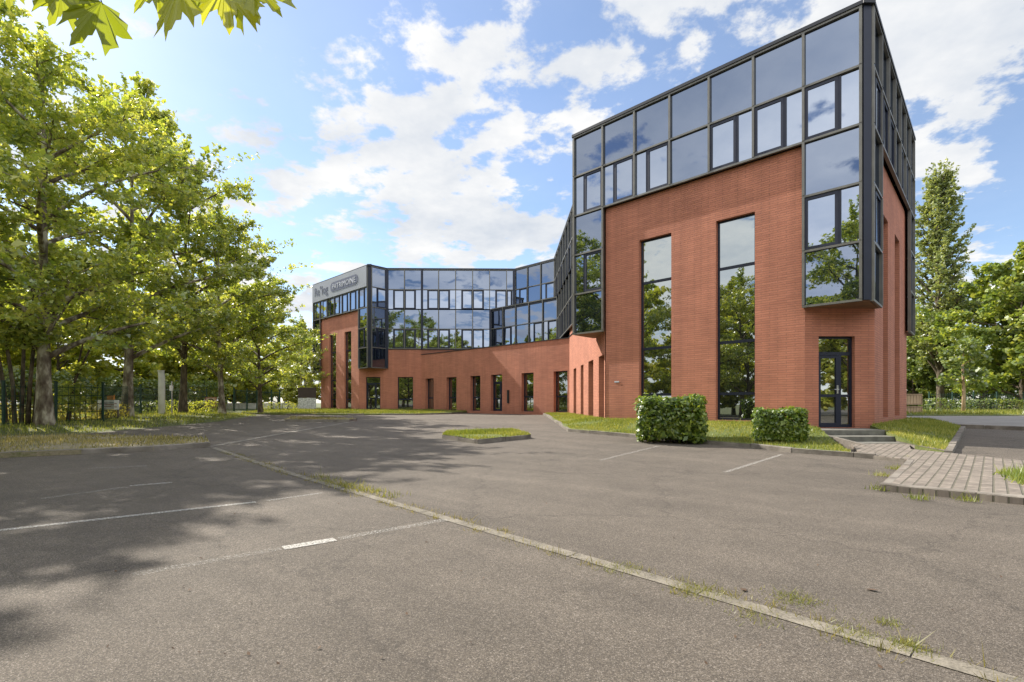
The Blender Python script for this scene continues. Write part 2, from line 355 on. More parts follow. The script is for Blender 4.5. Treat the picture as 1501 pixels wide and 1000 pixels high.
def G(px, py, dz=0.0):
    """ground point seen at a pixel"""
    d = ray(px, py); t = 10.0
    for _ in range(60):
        zt = float(g(d[0]*t, d[1]*t))+dz; t = .5*t+.5*min(60, (zt-CAMH)/d[2])
    return (d[0]*t, d[1]*t)
def at(px, Y, z=None):
    """point at depth Y straight ahead; on the terrain unless z is given"""
    d = ray(px, 591); t = Y; x, y = d[0]*t, d[1]*t
    return Vector((x, y, float(T(x, y)) if z is None else z))

def inpoly(x, y, P):
    c = np.zeros(x.shape, bool); n = len(P)
    for i in range(n):
        x1, y1 = P[i]; x2, y2 = P[(i+1) % n]
        if y1 == y2: continue
        k = ((y1 > y) != (y2 > y)) & (x < (x2-x1)*(y-y1)/(y2-y1)+x1); c ^= k
    return c
def sheet(name, poly, mat_, zf, step=None, ys=(8.0, 26.6667), skirt=0.0, uvang=0.0, parent=None):
    bm = bmesh.new(); vs = [bm.verts.new((p[0], p[1], 0)) for p in poly]; bm.faces.new(vs)
    xs0, xs1 = min(p[0] for p in poly), max(p[0] for p in poly); y0, y1 = min(p[1] for p in poly), max(p[1] for p in poly)
    cuts = [((0, yy, 0), (0, 1, 0)) for yy in ys]
    if step:
        cuts += [((0, yy, 0), (0, 1, 0)) for yy in np.arange(y0+step/2, y1, step)]
        cuts += [((xx, 0, 0), (1, 0, 0)) for xx in np.arange(xs0+step/2, xs1, step)]
    for co, no in cuts:
        bmesh.ops.bisect_plane(bm, geom=bm.verts[:]+bm.edges[:]+bm.faces[:], plane_co=co, plane_no=no, dist=1e-5)
    if skirt:
        be = [e for e in bm.edges if e.is_boundary]
        r = bmesh.ops.extrude_edge_only(bm, edges=be)
        for v in [q for q in r['geom'] if isinstance(q, bmesh.types.BMVert)]: v.co.z = -skirt
    top = np.array([(v.co.x, v.co.y) for v in bm.verts]); z = zf(top[:, 0], top[:, 1])
    for v, zz in zip(bm.verts, z): v.co.z += float(zz)
    bmesh.ops.triangulate(bm, faces=bm.faces[:]); bmesh.ops.recalc_face_normals(bm, faces=bm.faces[:])
    up = sum(f.normal.z*f.calc_area() for f in bm.faces)
    if up < 0: bmesh.ops.reverse_faces(bm, faces=bm.faces[:])
    uvl = bm.loops.layers.uv.new('UVMap'); c, s_ = math.cos(uvang), math.sin(uvang)
    for f in bm.faces:
        for l in f.loops: l[uvl].uv = (l.vert.co.x*c+l.vert.co.y*s_, -l.vert.co.x*s_+l.vert.co.y*c)
    me = bpy.data.meshes.new(name); bm.to_mesh(me); bm.free()
    return link(name, me, mat_, parent)
def blades(name, polys, zf, dens, h, mat_, w=.012, seed=1, mask=None, pts=None, lean=.45):
    r = np.random.default_rng(seed); X = []; Y = []
    if pts is None:
        for P in polys:
            P = np.array(P); a, b = P.min(0), P.max(0); n = int(dens*(b[0]-a[0])*(b[1]-a[1]))
            x = r.uniform(a[0], b[0], n); y = r.uniform(a[1], b[1], n); k = inpoly(x, y, P); X.append(x[k]); Y.append(y[k])
        x = np.concatenate(X); y = np.concatenate(Y)
        # clumped
        cl = np.sin(x*2.1+1.3*np.sin(y*1.7))+np.sin(y*2.7+1.1*np.sin(x*2.3)); k = r.uniform(-2.2, 1.2, len(x)) < cl
        x, y = x[k], y[k]
    else: x, y = pts[:, 0], pts[:, 1]
    if mask is not None:
        k = mask(x, y); x, y = x[k], y[k]
    n = len(x); z = zf(x, y)-.005; hh = h*r.lognormal(0, .35, n); an = r.uniform(0, 2*math.pi, n)
    ln = r.uniform(0, lean, n)*hh*1.3; la = r.uniform(0, 2*math.pi, n); ww = w*r.uniform(.6, 1.4, n)
    v = np.zeros((n, 3, 3)); v[:, 0] = np.stack([x-np.cos(an)*ww, y-np.sin(an)*ww, z], 1); v[:, 1] = np.stack([x+np.cos(an)*ww, y+np.sin(an)*ww, z], 1)
    v[:, 2] = np.stack([x+np.cos(la)*ln, y+np.sin(la)*ln, z+hh], 1)
    return link(name, np_mesh(name, v.reshape(-1, 3), 3), mat_)
def np_mesh(name, v, k):
    n = len(v)//k; me = bpy.data.meshes.new(name); me.vertices.add(len(v)); me.vertices.foreach_set('co', v.astype(np.float32).ravel())
    me.loops.add(n*k); me.loops.foreach_set('vertex_index', np.arange(n*k, dtype=np.int32)); me.polygons.add(n)
    me.polygons.foreach_set('loop_start', np.arange(0, n*k, k, dtype=np.int32)); me.polygons.foreach_set('loop_total', np.full(n, k, dtype=np.int32))
    me.update(calc_edges=True); return me

# ground sheet
def build_ground():
    xs = np.concatenate([[-2500, -600, -200, -100], np.arange(-60, -8, 1.0), np.arange(-8, 60, 8.0), [60, 100, 200, 600, 2500]])
    ys = np.concatenate([[-2500, -600, -200, -60, -30], np.arange(-20, 8, 4.0), np.arange(8, 60, 1.0), [60, 100, 200, 600, 2500]])
    XX, YY = np.meshgrid(xs, ys); Z = T(XX, YY); nx = len(xs)
    v = np.stack([XX.ravel(), YY.ravel(), Z.ravel()], 1)
    f = [(j*nx+i, j*nx+i+1, (j+1)*nx+i+1, (j+1)*nx+i) for j in range(len(ys)-1) for i in range(nx-1)]
    me = bpy.data.meshes.new('ground'); me.from_pydata(v.tolist(), [], f); me.polygons.foreach_set('use_smooth', [True]*len(f))
    tag(link('ground', me, mat('ground_turf', f_soil((.05, .065, .018), (.10, .115, .035), (.19, .165, .085)))), kind='structure')
build_ground()
LOT = [(-28, -60), (60, -60), (60, 17), (20, 33), (0, 40), (-18, 40), (-18.6, 45), (-19, 50), (-17, 33), (-14, 29), (-12.6, 22.4), (-12.9, 18), (-13.2, 15.8), (-15, 14.4), (-28, 1)]
tag(sheet('parking_lot', LOT, ASPH, lambda x, y: g(x, y)+.012), kind='structure')

# ------------------------------------------------------------ building frame
B = 1.345; Q = B*math.sqrt(.5); s2 = math.sqrt(.5)
ZL = [11.63, 10.08, 8.53, 6.98, 5.43, 3.88]
C1 = Vector((9.46, 13.03)); C2 = Vector((9.74, 13.03)); Lp = C1+Vector((-7*Q, 7*Q)); Rp = Lp+Vector((Q, Q))
SE = C2+Vector((7*Q, 7*Q)); SR = SE+Vector((-Q, Q))
XI = Rp.x; YB = 39.33
LC1 = Vector((-10.42, 38.38)); LC2 = Vector((-10.14, 38.38)); LA = LC2+Vector((Q, Q)); LE = LC1+Vector((-7*Q, 7*Q)); LR = LE+Vector((Q, Q))
bld = empty('office_building', (0, 0, 0))
tag(bld, 'red brick office building with dark mirrored curtain wall upper floors', 'office building')
class Fr:
    """wall frame: p0 left, p1 right as seen from outside; n outward"""
    def __init__(s, p0, p1):
        s.p0 = Vector(p0); s.p1 = Vector(p1); d = s.p1-s.p0; s.L = d.length; s.d = d/s.L; s.n = Vector((s.d.y, -s.d.x))
    def P(s, u, n, z): q = s.p0+s.d*u+s.n*n; return Vector((q.x, q.y, z))
    def box(s, mb, u0, u1, n0, n1, z0, z1):
        mb.box(s.P(u0, n0, z0), s.P(u1, n0, z0)-s.P(u0, n0, z0), s.P(u0, n1, z0)-s.P(u0, n0, z0), Vector((0, 0, z1-z0)))
    def px(s, px, py=591, inset=0.0):
        """where the line of sight of a pixel meets the wall plane: (u, z)"""
        r = ray(px, py); p0 = s.p0-s.n*inset
        # solve r*t = p0 + d*u
        A = np.array([[r[0], -s.d.x], [r[1], -s.d.y]]); t, u = np.linalg.solve(A, np.array([p0.x, p0.y])); return u, CAMH+r[2]*t

def curtain(fr, nb, rows, first_row=0, cells=None, edge0=True, edge1=True, bw=None):
    """rows: list of strings, one char per bay (P panel, G plain glass, L/R split window, . nothing)"""
    bw = bw or fr.L/nb; grid = MB()
    for ri, row in enumerate(rows):
        zt, zb = ZL[first_row+ri], ZL[first_row+ri+1]
        for i, ch in enumerate(row):
            if ch == '.': continue
            u0, u1 = i*bw, min((i+1)*bw, fr.L)
            tx, tz = random.gauss(0, .0032), random.gauss(0, .0032)
            def quad(mb, a, b, c, d, n):
                def off(u, z): return n+tx*(u-(u0+u1)/2)+tz*(z-(zt+zb)/2)
                mb.face([fr.P(a, off(a, c), c), fr.P(b, off(b, c), c), fr.P(b, off(b, d), d), fr.P(a, off(a, d), d)])
            if ch in 'PG':
                m = MB(); quad(m, u0+.01, u1-.01, zb+.01, zt-.01, -.012)
                m.build('glass_panel', GLASS_PANEL if ch == 'P' else GLASS_WIN, bld)
            else:
                w = u1-u0; fl = .36*w if ch == 'L' else 0; frr = .36*w if ch == 'R' else 0
                a, b = u0+.03+fl, u1-.03-frr; f = MB(); z0, z1 = zb+.045, zt-.045; bd = .075
                fr.box(f, a, a+bd, -.03, .03, z0, z1); fr.box(f, b-bd, b, -.03, .03, z0, z1)
                fr.box(f, a+bd, b-bd, -.03, .03, z0, z0+bd); fr.box(f, a+bd, b-bd, -.03, .03, z1-bd, z1)
                if ch == 'L': fr.box(f, a-.07, a, -.03, .015, z0, z1)
                if ch == 'R': fr.box(f, b, b+.07, -.03, .015, z0, z1)
                wo = f.build('window', FRAME, bld)
                p = MB()
                if ch == 'L': quad(p, u0+.01, a-.06, zb+.01, zt-.01, -.012)
                if ch == 'R': quad(p, b+.06, u1-.01, zb+.01, zt-.01, -.012)
                tx, tz = random.gauss(0, .004), random.gauss(0, .004)
                quad(p, a+bd-.01, b-bd+.01, z0+bd-.01, z1-bd+.01, .004)
                p.build('pane', GLASS_WIN, wo)
    # mullions and transoms
    n = len(rows)
    def filled(ri, i): return 0 <= ri < n and 0 <= i < len(rows[ri]) and rows[ri][i] != '.'
    mx = max(len(r) for r in rows)
    for i in range(mx+1):
        u = min(i*bw, fr.L)
        if i == 0 and not edge0: continue
        if i == mx and not edge1: continue
        for ri in range(n):
            if filled(ri, i) or filled(ri, i-1):
                fr.box(grid, u-.032, u+.032, -.03, .075, ZL[first_row+ri+1]+.03, ZL[first_row+ri]-.03)
    for ri in range(n+1):
        i = 0
        while i < mx:
            if filled(ri, i) or filled(ri-1, i):
                j = i
                while j < mx and (filled(ri, j) or filled(ri-1, j)): j += 1
                z = ZL[first_row+ri]; e = .032
                fr.box(grid, i*bw-e, min(j*bw, fr.L)+e, -.03, .06, z-.03, z+.03)
                i = j
            else: i += 1
    grid.build('mullion_frame', MULL, bld)
    if first_row == 0:
        c = MB(); fr.box(c, -.06, fr.L+.06, -.25, .09, ZL[0]+.033, ZL[0]+.13); c.build('roof_coping', COPING, bld)

def brick_wall(fr, u0, u1, z0, z1, holes=(), n=0.0, depth=.24, sloped=None, uvo=0.0, name='brick_wall'):
    m = MB(); us = sorted({u0, u1, *[h[0] for h in holes], *[h[1] for h in holes]}); zs = sorted({z0, z1, *[h[2] for h in holes], *[h[3] for h in holes]})
    for a, b in zip(us[:-1], us[1:]):
        for c, d in zip(zs[:-1], zs[1:]):
            mu, mz = (a+b)/2, (c+d)/2
            if any(h[0] < mu < h[1] and h[2] < mz < h[3] for h in holes): continue
            m.face([fr.P(a, n, c), fr.P(b, n, c), fr.P(b, n, d), fr.P(a, n, d)], [(a+uvo, c), (b+uvo, c), (b+uvo, d), (a+uvo, d)])
    for a, b, c, d in [h[:4] for h in holes]:
        k = n-depth
        m.face([fr.P(a, n, c), fr.P(a, k, c), fr.P(a, k, d), fr.P(a, n, d)][::-1], [(0, c), (depth, c), (depth, d), (0, d)][::-1])
        m.face([fr.P(b, n, c), fr.P(b, k, c), fr.P(b, k, d), fr.P(b, n, d)], [(0, c), (depth, c), (depth, d), (0, d)])
        m.face([fr.P(a, n, d), fr.P(b, n, d), fr.P(b, k, d), fr.P(a, k, d)], [(a, 0), (b, 0), (b, depth), (a, depth)])
        m.face([fr.P(a, n, c), fr.P(a, k, c), fr.P(b, k, c), fr.P(b, n, c)], [(a, 0), (a, depth), (b, depth), (b, 0)])
    return m.build(name, BRICK, bld)
def slot_window(fr, a, b, z0, z1, bars=(), n=-.17, lower=None, name='window', label=None):
    f = MB(); w = .055
    fr.box(f, a, a+w, n-.05, n+.03, z0, z1); fr.box(f, b-w, b, n-.05, n+.03, z0, z1)
    fr.box(f, a+w, b-w, n-.05, n+.03, z0, z0+w); fr.box(f, a+w, b-w, n-.05, n+.03, z1-w, z1)
    for z in bars: fr.box(f, a+w, b-w, n-.05, n+.022, z-.045, z+.045)
    wo = f.build(name, FRAME, bld)
    if label: wo['label'] = label
    p = MB(); zz = sorted([z0+w, z1-w, *bars])
    for c, d in zip(zz[:-1], zz[1:]):
        tx, tz = random.gauss(0, .003), random.gauss(0, .003); o = lambda u, z: n+tx*(u-a)+tz*(z-c)
        p.face([fr.P(a+w-.01, o(a, c), c), fr.P(b-w+.01, o(b, c), c), fr.P(b-w+.01, o(b, d), d), fr.P(a+w-.01, o(a, d), d)])
    p.build('pane', GLASS_LOW, wo); return wo
ZB = .30   # walls run below the lawn surface
# --- right wing, front facade
F = Fr(Lp, C1)
curtain(F, 7, ['PPPPPPP', 'LLLPRRR', 'P.....P', 'L.....R', 'P.....P'])
ins = .12
bp0 = F.px(888, inset=ins)[0]; bp1 = 6*B
holes = []; wspec = []
for (xa, xb, yt) in ((937, 984, 347), (1049.5, 1106.5, 317)):
    a = F.px(xa, inset=ins)[0]; b = F.px(xb, inset=ins)[0]; zt = F.px((xa+xb)/2, yt, inset=ins)[1]; holes.append([a, b, .62, zt])
ztop = (holes[0][3]+holes[1][3])/2
for h in holes: h[3] = ztop; h[2] = F.px(1078, 616, inset=ins)[1]
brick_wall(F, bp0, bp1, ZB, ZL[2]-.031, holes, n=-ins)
bars = [F.px(1078, y, inset=ins)[1] for y in (389, 500, 577)]
for h in holes: slot_window(F, h[0], h[1], h[2], h[3], bars, n=-ins-.17)
# brick corner positions
BL = F.P(bp0, -ins, 0); BR = F.P(bp1, -ins, 0)
# --- side facade
Sd = Fr(C2, SE)
curtain(Sd, 7, ['PPPPPPP', 'LLLPRRR', 'P.....P', 'L.....R', 'P.....P'])
holes = []
for xa, xb, yt in ((1294.5, 1301.5, 318), (1311.5, 1318.5, 354)):
    a = Sd.px(xa, inset=ins)[0]; b = Sd.px(xb, inset=ins)[0]; holes.append([a, b, .7, ztop])
brick_wall(Sd, B, 6.4*B, ZB, ZL[2]-.031, holes, n=-ins)
for h in holes: slot_window(Sd, *h, bars, n=-ins-.17)
SBL = Sd.P(B, -ins, 0)
# corner column of the curtain wall
Ck = Fr(C1, C2); m = MB(); Ck.box(m, .035, Ck.L-.035, -.2, .05, ZL[5], ZL[0]+.03); m.build('corner_column', FRAME, bld)
m = MB(); Ck.box(m, -.02, Ck.L+.02, -.2, .13, ZL[0]+.031, ZL[0]+.16); m.build('roof_coping', COPING, bld)
# entrance wall cut across the corner
Et = Fr(BR.xy, SBL.xy)
da = Et.px(1200)[0]; db = Et.px(1253)[0]; zt = Et.px(1225, 493)[1]; z0 = Et.px(1225, 627)[1]
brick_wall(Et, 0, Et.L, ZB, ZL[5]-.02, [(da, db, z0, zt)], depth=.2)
def door(fr, a, b, z0, zt, tz, split, n, handle=True, label=None):
    """frame with transom light, leaf and fixed sidelight"""
    f = MB(); w = .06
    fr.box(f, a, a+w, n-.05, n+.03, z0, zt); fr.box(f, b-w, b, n-.05, n+.03, z0, zt); fr.box(f, a+w, b-w, n-.05, n+.03, zt-w, zt)
    fr.box(f, a+w, b-w, n-.05, n+.03, tz-.05, tz+.05)
    s_ = a+(b-a)*split; fr.box(f, s_-.04, s_+.04, n-.05, n+.03, z0, tz-.05); mid = z0+(tz-z0)*.43
    fr.box(f, s_+.04, b-w, n-.05, n+.02, mid-.035, mid+.035); fr.box(f, s_+.04, b-w, n-.05, n+.03, z0, z0+.09)
    do = f.build('entrance_door', FRAME, bld)
    if label: do['label'] = label
    lf = MB(); la, lb = a+w+.004, s_-.044; n2 = n+.008
    for q in ((la, la+.07, z0+.01, tz-.06), (lb-.07, lb, z0+.01, tz-.06)): fr.box(lf, q[0], q[1], n2-.05, n2+.03, q[2], q[3])
    for q in ((z0+.01, z0+.13), (mid-.04, mid+.04), (tz-.13, tz-.06)): fr.box(lf, la+.07, lb-.07, n2-.05, n2+.03, q[0], q[1])
    lf.build('door_leaf', FRAME, do)
    p = MB()
    for (u0, u1, c, d) in ((a+w, b-w, tz+.05, zt-w), (la+.06, lb-.06, z0+.12, mid-.03), (la+.06, lb-.06, mid+.03, tz-.12), (s_+.04, b-w, z0+.08, mid-.03), (s_+.04, b-w, mid+.03, tz-.05)):
        tx = random.gauss(0, .006); p.face([fr.P(u0, n, c), fr.P(u1, n+tx, c), fr.P(u1, n+tx, d), fr.P(u0, n, d)])
    p.build('pane', GLASS_LOW, do)
    if handle:
        h = MB(); fr.box(h, lb-.055, lb-.01, n2+.03, n2+.05, mid+.06, mid+.30); h.tube([fr.P(lb-.03, n2+.05, mid+.18), fr.P(lb-.03, n2+.1, mid+.18), fr.P(lb-.16, n2+.1, mid+.18)], .012, 6)
        h.build('door_handle', STEEL, do)
tzb = Et.px(1225, 518)[1]
door(Et, da, db, z0, zt, tzb, .66, -.15)
# soffits under the two corner boxes of the right wing
def soffit(pts, z):
    m = MB(); m.face([(p[0], p[1], z) for p in pts]); m.face([(p[0], p[1], z+.05) for p in pts][::-1])
    for a, b in zip(pts, pts[1:]+pts[:1]): m.face([(a[0], a[1], z), (a[0], a[1], z+.05), (b[0], b[1], z+.05), (b[0], b[1], z)])
    return m.build('soffit', SOFFIT, bld)
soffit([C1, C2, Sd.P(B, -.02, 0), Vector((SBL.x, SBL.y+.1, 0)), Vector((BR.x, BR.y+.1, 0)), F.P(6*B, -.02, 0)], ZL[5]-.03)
# --- inner courtyard facade, facing the parking lot (plane x = XI)
Rt = Fr(Rp, Lp); curtain(Rt, 1, ['P', 'R', 'P', 'R', 'P'], edge0=False)
XW = 3.84
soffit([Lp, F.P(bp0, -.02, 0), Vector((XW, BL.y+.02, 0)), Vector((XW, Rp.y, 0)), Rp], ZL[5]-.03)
yt2 = YB-(XI-.90)     # top floor ends here
yt1 = YB-(XI+.98)     # first floor
yg = 32.86-XW
In = Fr((XI, yt2), (XI, Rp.y)); nbi = 12
curtain(In, nbi, ['PPPPPPPPPPPP', 'LRLRPLRLRPLR'])
In1 = Fr((XI, yt1), (XI, Rp.y)); curtain(In1, 11, ['PPPPPPPPPPP', 'RLRPLRLRPLR'], first_row=2)
# lit brick wall with deep slots
Lw = Fr((XW, yg), (XW, BL.y)); holes = []
for xa, xb, yt in ((840.7, 844.6, 537), (851.2, 855.3, 531.5), (862.5, 869.7, 524), (877.6, 887.2, 516.5)):
    a, _ = Lw.px(xa); b, _ = Lw.px(xb); a, b = min(a, b), max(a, b)
    holes.append([a, min(b, Lw.L-.18), .45, 3.02])
brick_wall(Lw, 0, Lw.L, ZB, 5.0, holes, depth=.32)
for h in holes: slot_window(Lw, *h, (1.5,), n=-.28)
m = MB(); Lw.box(m, -.02, Lw.L-2.8, -.3, .04, 5.001, 5.04); m.build('wall_coping', COPING, bld)
m = MB(); m.face([(XW+.02, BL.y+.05, 5.0), (XW+.02, yg, 5.0), (XW+.02, yg, 5.45), (XW+.02, BL.y+.05, 5.45)], [(0, 5), (10, 5), (10, 5.45), (0, 5.45)]); m.build('brick_wall', BRICK, bld)
# --- top floor cut, first floor cut
T2 = Fr((.90, YB), (XI, yt2)); curtain(T2, 3, ['PPP', 'LPL'], edge1=True)
T1 = Fr((-.98, YB), (XI, yt1)); curtain(T1, 5, ['PPPPP', 'LRPLL'], first_row=2)
m = MB(); c0 = Fr((-1.12, YB), (-.98, YB)); c0.box(m, -.02, .14, -.1, .1, ZL[4], ZL[2]); c1 = Fr((.72, YB), (.9, YB)); c1.box(m, 0, .18, -.1, .1, ZL[2], ZL[0]); m.build('corner_column', FRAME, bld)
# ledge roofs
def slab(name, pts, z0, z1, mt):
    m = MB(); m.face([(p[0], p[1], z1) for p in pts]); m.face([(p[0], p[1], z0) for p in pts][::-1])
    for a, b in zip(pts, pts[1:]+pts[:1]): m.face([(a[0], a[1], z0), (b[0], b[1], z0), (b[0], b[1], z1), (a[0], a[1], z1)])
    return m.build(name, mt, bld)
slab('ledge_roof', [(-.98, YB-.02), (XI-.02, yt1), (XI-.02, yt2+.1), (.9, YB-.02)], ZL[2]-.2, ZL[2]+.06, COPING)
slab('ledge_roof', [(-6.1, YB-.02), (XW-.1, yg+.5), (XW-.1, YB-.02)], 4.7, 4.94, COPING)
# --- ground floor diagonal wall
Gd = Fr((-6.47, YB), (XW, yg)); holes = []; doorh = None
for k, (xa, xb, yt) in enumerate(((623.8, 635.5, 552.5), (654.5, 669, 550), (689.5, 704, 549), (719.5, 736, 547.5), (764.5, 782, 545.6), (811.5, 831.8, 543))):
    a = Gd.px(xa)[0]; b = Gd.px(xb)[0]; zt = Gd.px((xa+xb)/2, yt)[1]; holes.append([a, b, .62, 3.05])
brick_wall(Gd, 0, Gd.L, ZB, 4.95, holes, depth=.34)
for k, h in enumerate(holes):
    if k == 3: door(Gd, h[0], h[1], h[2], h[3], 2.55, .7, -.26, handle=True)
    else: slot_window(Gd, *h, (1.55,), n=-.27)
m = MB(); Gd.box(m, -.02, Gd.L+.03, -.3, .05, 4.951, 4.99); m.build('wall_coping', COPING, bld)
ui, _ = Gd.px(745.5); m = MB(); Gd.box(m, ui-.07, ui+.07, 0.001, .09, 1.15, 2.0); m.build('intercom', DARKP, bld)
# --- back facade
Bk = Fr((-9.19+.05, YB), (.90, YB)); bb = Bk.L/7.5
curtain(Bk, 8, ['PPPPPPPP', 'LRLRLRLR'][0:2], bw=bb)
Bk1 = Fr((-9.14, YB), (-9.14+bb*6.05, YB)); curtain(Bk1, 6, ['PPPPPP', 'LRLRLR'], first_row=2, bw=bb)
m = MB(); u = Bk.px(618.5)[0]; Bk.box(m, u-.07, u+.07, .076, .12, ZL[4]-.05, ZL[0]); m.build('drain_pipe', FRAME, bld)
Bw = Fr((-11.37, YB), (-6.47, YB)); holes = []
for xa, xb, yt in ((536.5, 557.5, 552), (583, 605.5, 552)):
    holes.append([Bw.px(xa)[0], Bw.px(xb)[0], .66, 3.2])
brick_wall(Bw, 0, Bw.L, ZB, 5.4, holes)
door(Bw, holes[0][0], holes[0][1], holes[0][2], holes[0][3], 2.7, .68, -.15)
slot_window(Bw, *holes[1], (1.45,), n=-.17)
m = MB(); Bw.box(m, 2.1, Bw.L+4.5, -.15, .03, 5.36, 5.395); m.build('wall_coping', COPING, bld)
m = MB(); m.face([(-6.47, YB+.02, 4.9), (3.9, YB+.02, 4.9), (3.9, YB+.02, 5.45), (-6.47, YB+.02, 5.45)], [(0, 0), (10, 0), (10, .5), (0, .5)]); m.build('brick_wall', BRICK, bld)
# --- left block
Aa = Fr(LC2, LA); curtain(Aa, 1, ['P', 'L', 'G', 'L', 'P'])
Lk = Fr(LC1, LC2); m = MB(); Lk.box(m, .035, Lk.L-.035, -.2, .05, ZL[5], ZL[0]+.03); m.build('corner_column', FRAME, bld)
m = MB(); Lk.box(m, -.02, Lk.L+.02, -.2, .13, ZL[0]+.031, ZL[0]+.16); m.build('roof_coping', COPING, bld)
m = MB(); c2 = Fr((-9.3, YB), (-9.1, YB)); c2.box(m, 0, .22, -.02, .12, ZL[5], ZL[0]); m.build('corner_column', FRAME, bld)
Lf = Fr(LE, LC1); curtain(Lf, 7, ['PPPPPPP', 'LLLRRRR', 'P.....P', 'L.....R', 'P.....P'])
holes = []
for xa, xb, yt in ((483, 492.6, 490), (505, 514.8, 485)):
    holes.append([Lf.px(xa, inset=ins)[0], Lf.px(xb, inset=ins)[0], .62, ztop])
brick_wall(Lf, B*.9, 6*B, ZB, ZL[2]-.031, holes, n=-ins)
for h in holes: slot_window(Lf, *h, bars, n=-ins-.17)
LBR = Lf.P(6*B, -ins, 0)
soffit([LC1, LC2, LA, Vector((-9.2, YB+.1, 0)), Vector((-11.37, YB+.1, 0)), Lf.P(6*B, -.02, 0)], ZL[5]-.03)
# sign panel on the left block, with its lettering
sg = MB(); Lf.box(sg, .05, Lf.L-.02, .078, .13, ZL[1]+.02, ZL[0]+.04); sgo = sg.build('sign_panel', SIGNG, bld)
def text_mesh(s, size, fr, u, z, n, mt, name, parent, depth=.02, width=None):
    cu = bpy.data.curves.new('t', 'FONT'); cu.body = s; cu.size = size; cu.extrude = depth/2; cu.resolution_u = 3
    to = bpy.data.objects.new('t', cu); COL.objects.link(to); bpy.context.view_layer.update()
    me = bpy.data.meshes.new_from_object(to.evaluated_get(bpy.context.evaluated_depsgraph_get())); bpy.data.objects.remove(to)
    co = np.array([v.co[:] for v in me.vertices]); x0, x1 = co[:, 0].min(), co[:, 0].max(); sx = (width/(x1-x0)) if width else 1
    for v in me.vertices:
        p = fr.P(u+(v.co.x-x0)*sx, n+v.co.z, z+v.co.y); v.co = p
    return link(name, me, mt, parent)
text_mesh("Re\u00b0log", 1.05, Lf, .55, ZL[1]+.52, .142, SIGND, 'lettering', sgo, width=2.5)
pl = MB(); u0, u1, zc, hh = 3.55, 8.15, ZL[1]+.82, .40; pts = []
for k in range(13): a = math.pi/2+math.pi*k/12; pts.append((u0+hh+hh*math.cos(a), zc+hh*math.sin(a)))
for k in range(13): a = -math.pi/2+math.pi*k/12; pts.append((u1-hh+hh*math.cos(a), zc+hh*math.sin(a)))
pl.face([Lf.P(p[0], .15, p[1]) for p in pts])
for a, b in zip(pts, pts[1:]+pts[:1]): pl.face([Lf.P(a[0], .13, a[1]), Lf.P(b[0], .13, b[1]), Lf.P(b[0], .15, b[1]), Lf.P(a[0], .15, a[1])])
plo = pl.build('name_pill', SIGND, sgo)
text_mesh("PATRIMOINE", .62, Lf, 3.9, zc-.21, .158, SIGNL, 'pale_lettering', sgo, width=3.9)
# --- unseen far sides, roof and dark core so that the block is solid from any side
def far_wall(p0, p1, z0=ZB, z1=ZL[0]):
    fr = Fr(p0, p1); brick_wall(fr, 0, fr.L, z0, z1)
Sr = Fr(SE, SR); curtain(Sr, 1, ['P', 'L', 'P', 'L', 'P'], edge0=False)
soffit([SE, SR, Sd.P(5.9*B, -.02, 0)], ZL[5]-.03)
far_wall((SR.x-.1, SR.y-1.0), (SR.x-.1, 47)); far_wall((SR.x-.1, 47), (LR.x+.1, 47)); far_wall((LR.x+.1, 47), (LR.x+.1, LR.y-.9))
Lr = Fr(LR, LE); curtain(Lr, 1, ['P', 'L', 'P', 'L', 'P'], edge1=False)
soffit([LE, LR, Lf.P(1.1*B, -.02, 0)], ZL[5]-.03)
slab('roof', [F.P(0, -.3, 0), F.P(F.L, -.3, 0), Vector((C2.x, C2.y+.3, 0)), Sd.P(Sd.L, -.3, 0), Vector((SR.x-.1, SR.y, 0)), Vector((SR.x-.1, 47, 0)), Vector((LR.x+.1, 47, 0)), Vector((LR.x+.1, LR.y, 0)),
              Lf.P(.2, -.3, 0), Lf.P(Lf.L, -.3, 0), Aa.P(Aa.L, -.3, 0), Vector((.95, YB+.3, 0)), Vector((XI+.3, yt2+.1, 0)), Vector((XI+.3, Rp.y+.1, 0))], ZL[0]-.25, ZL[0]-.02, ROOFM)

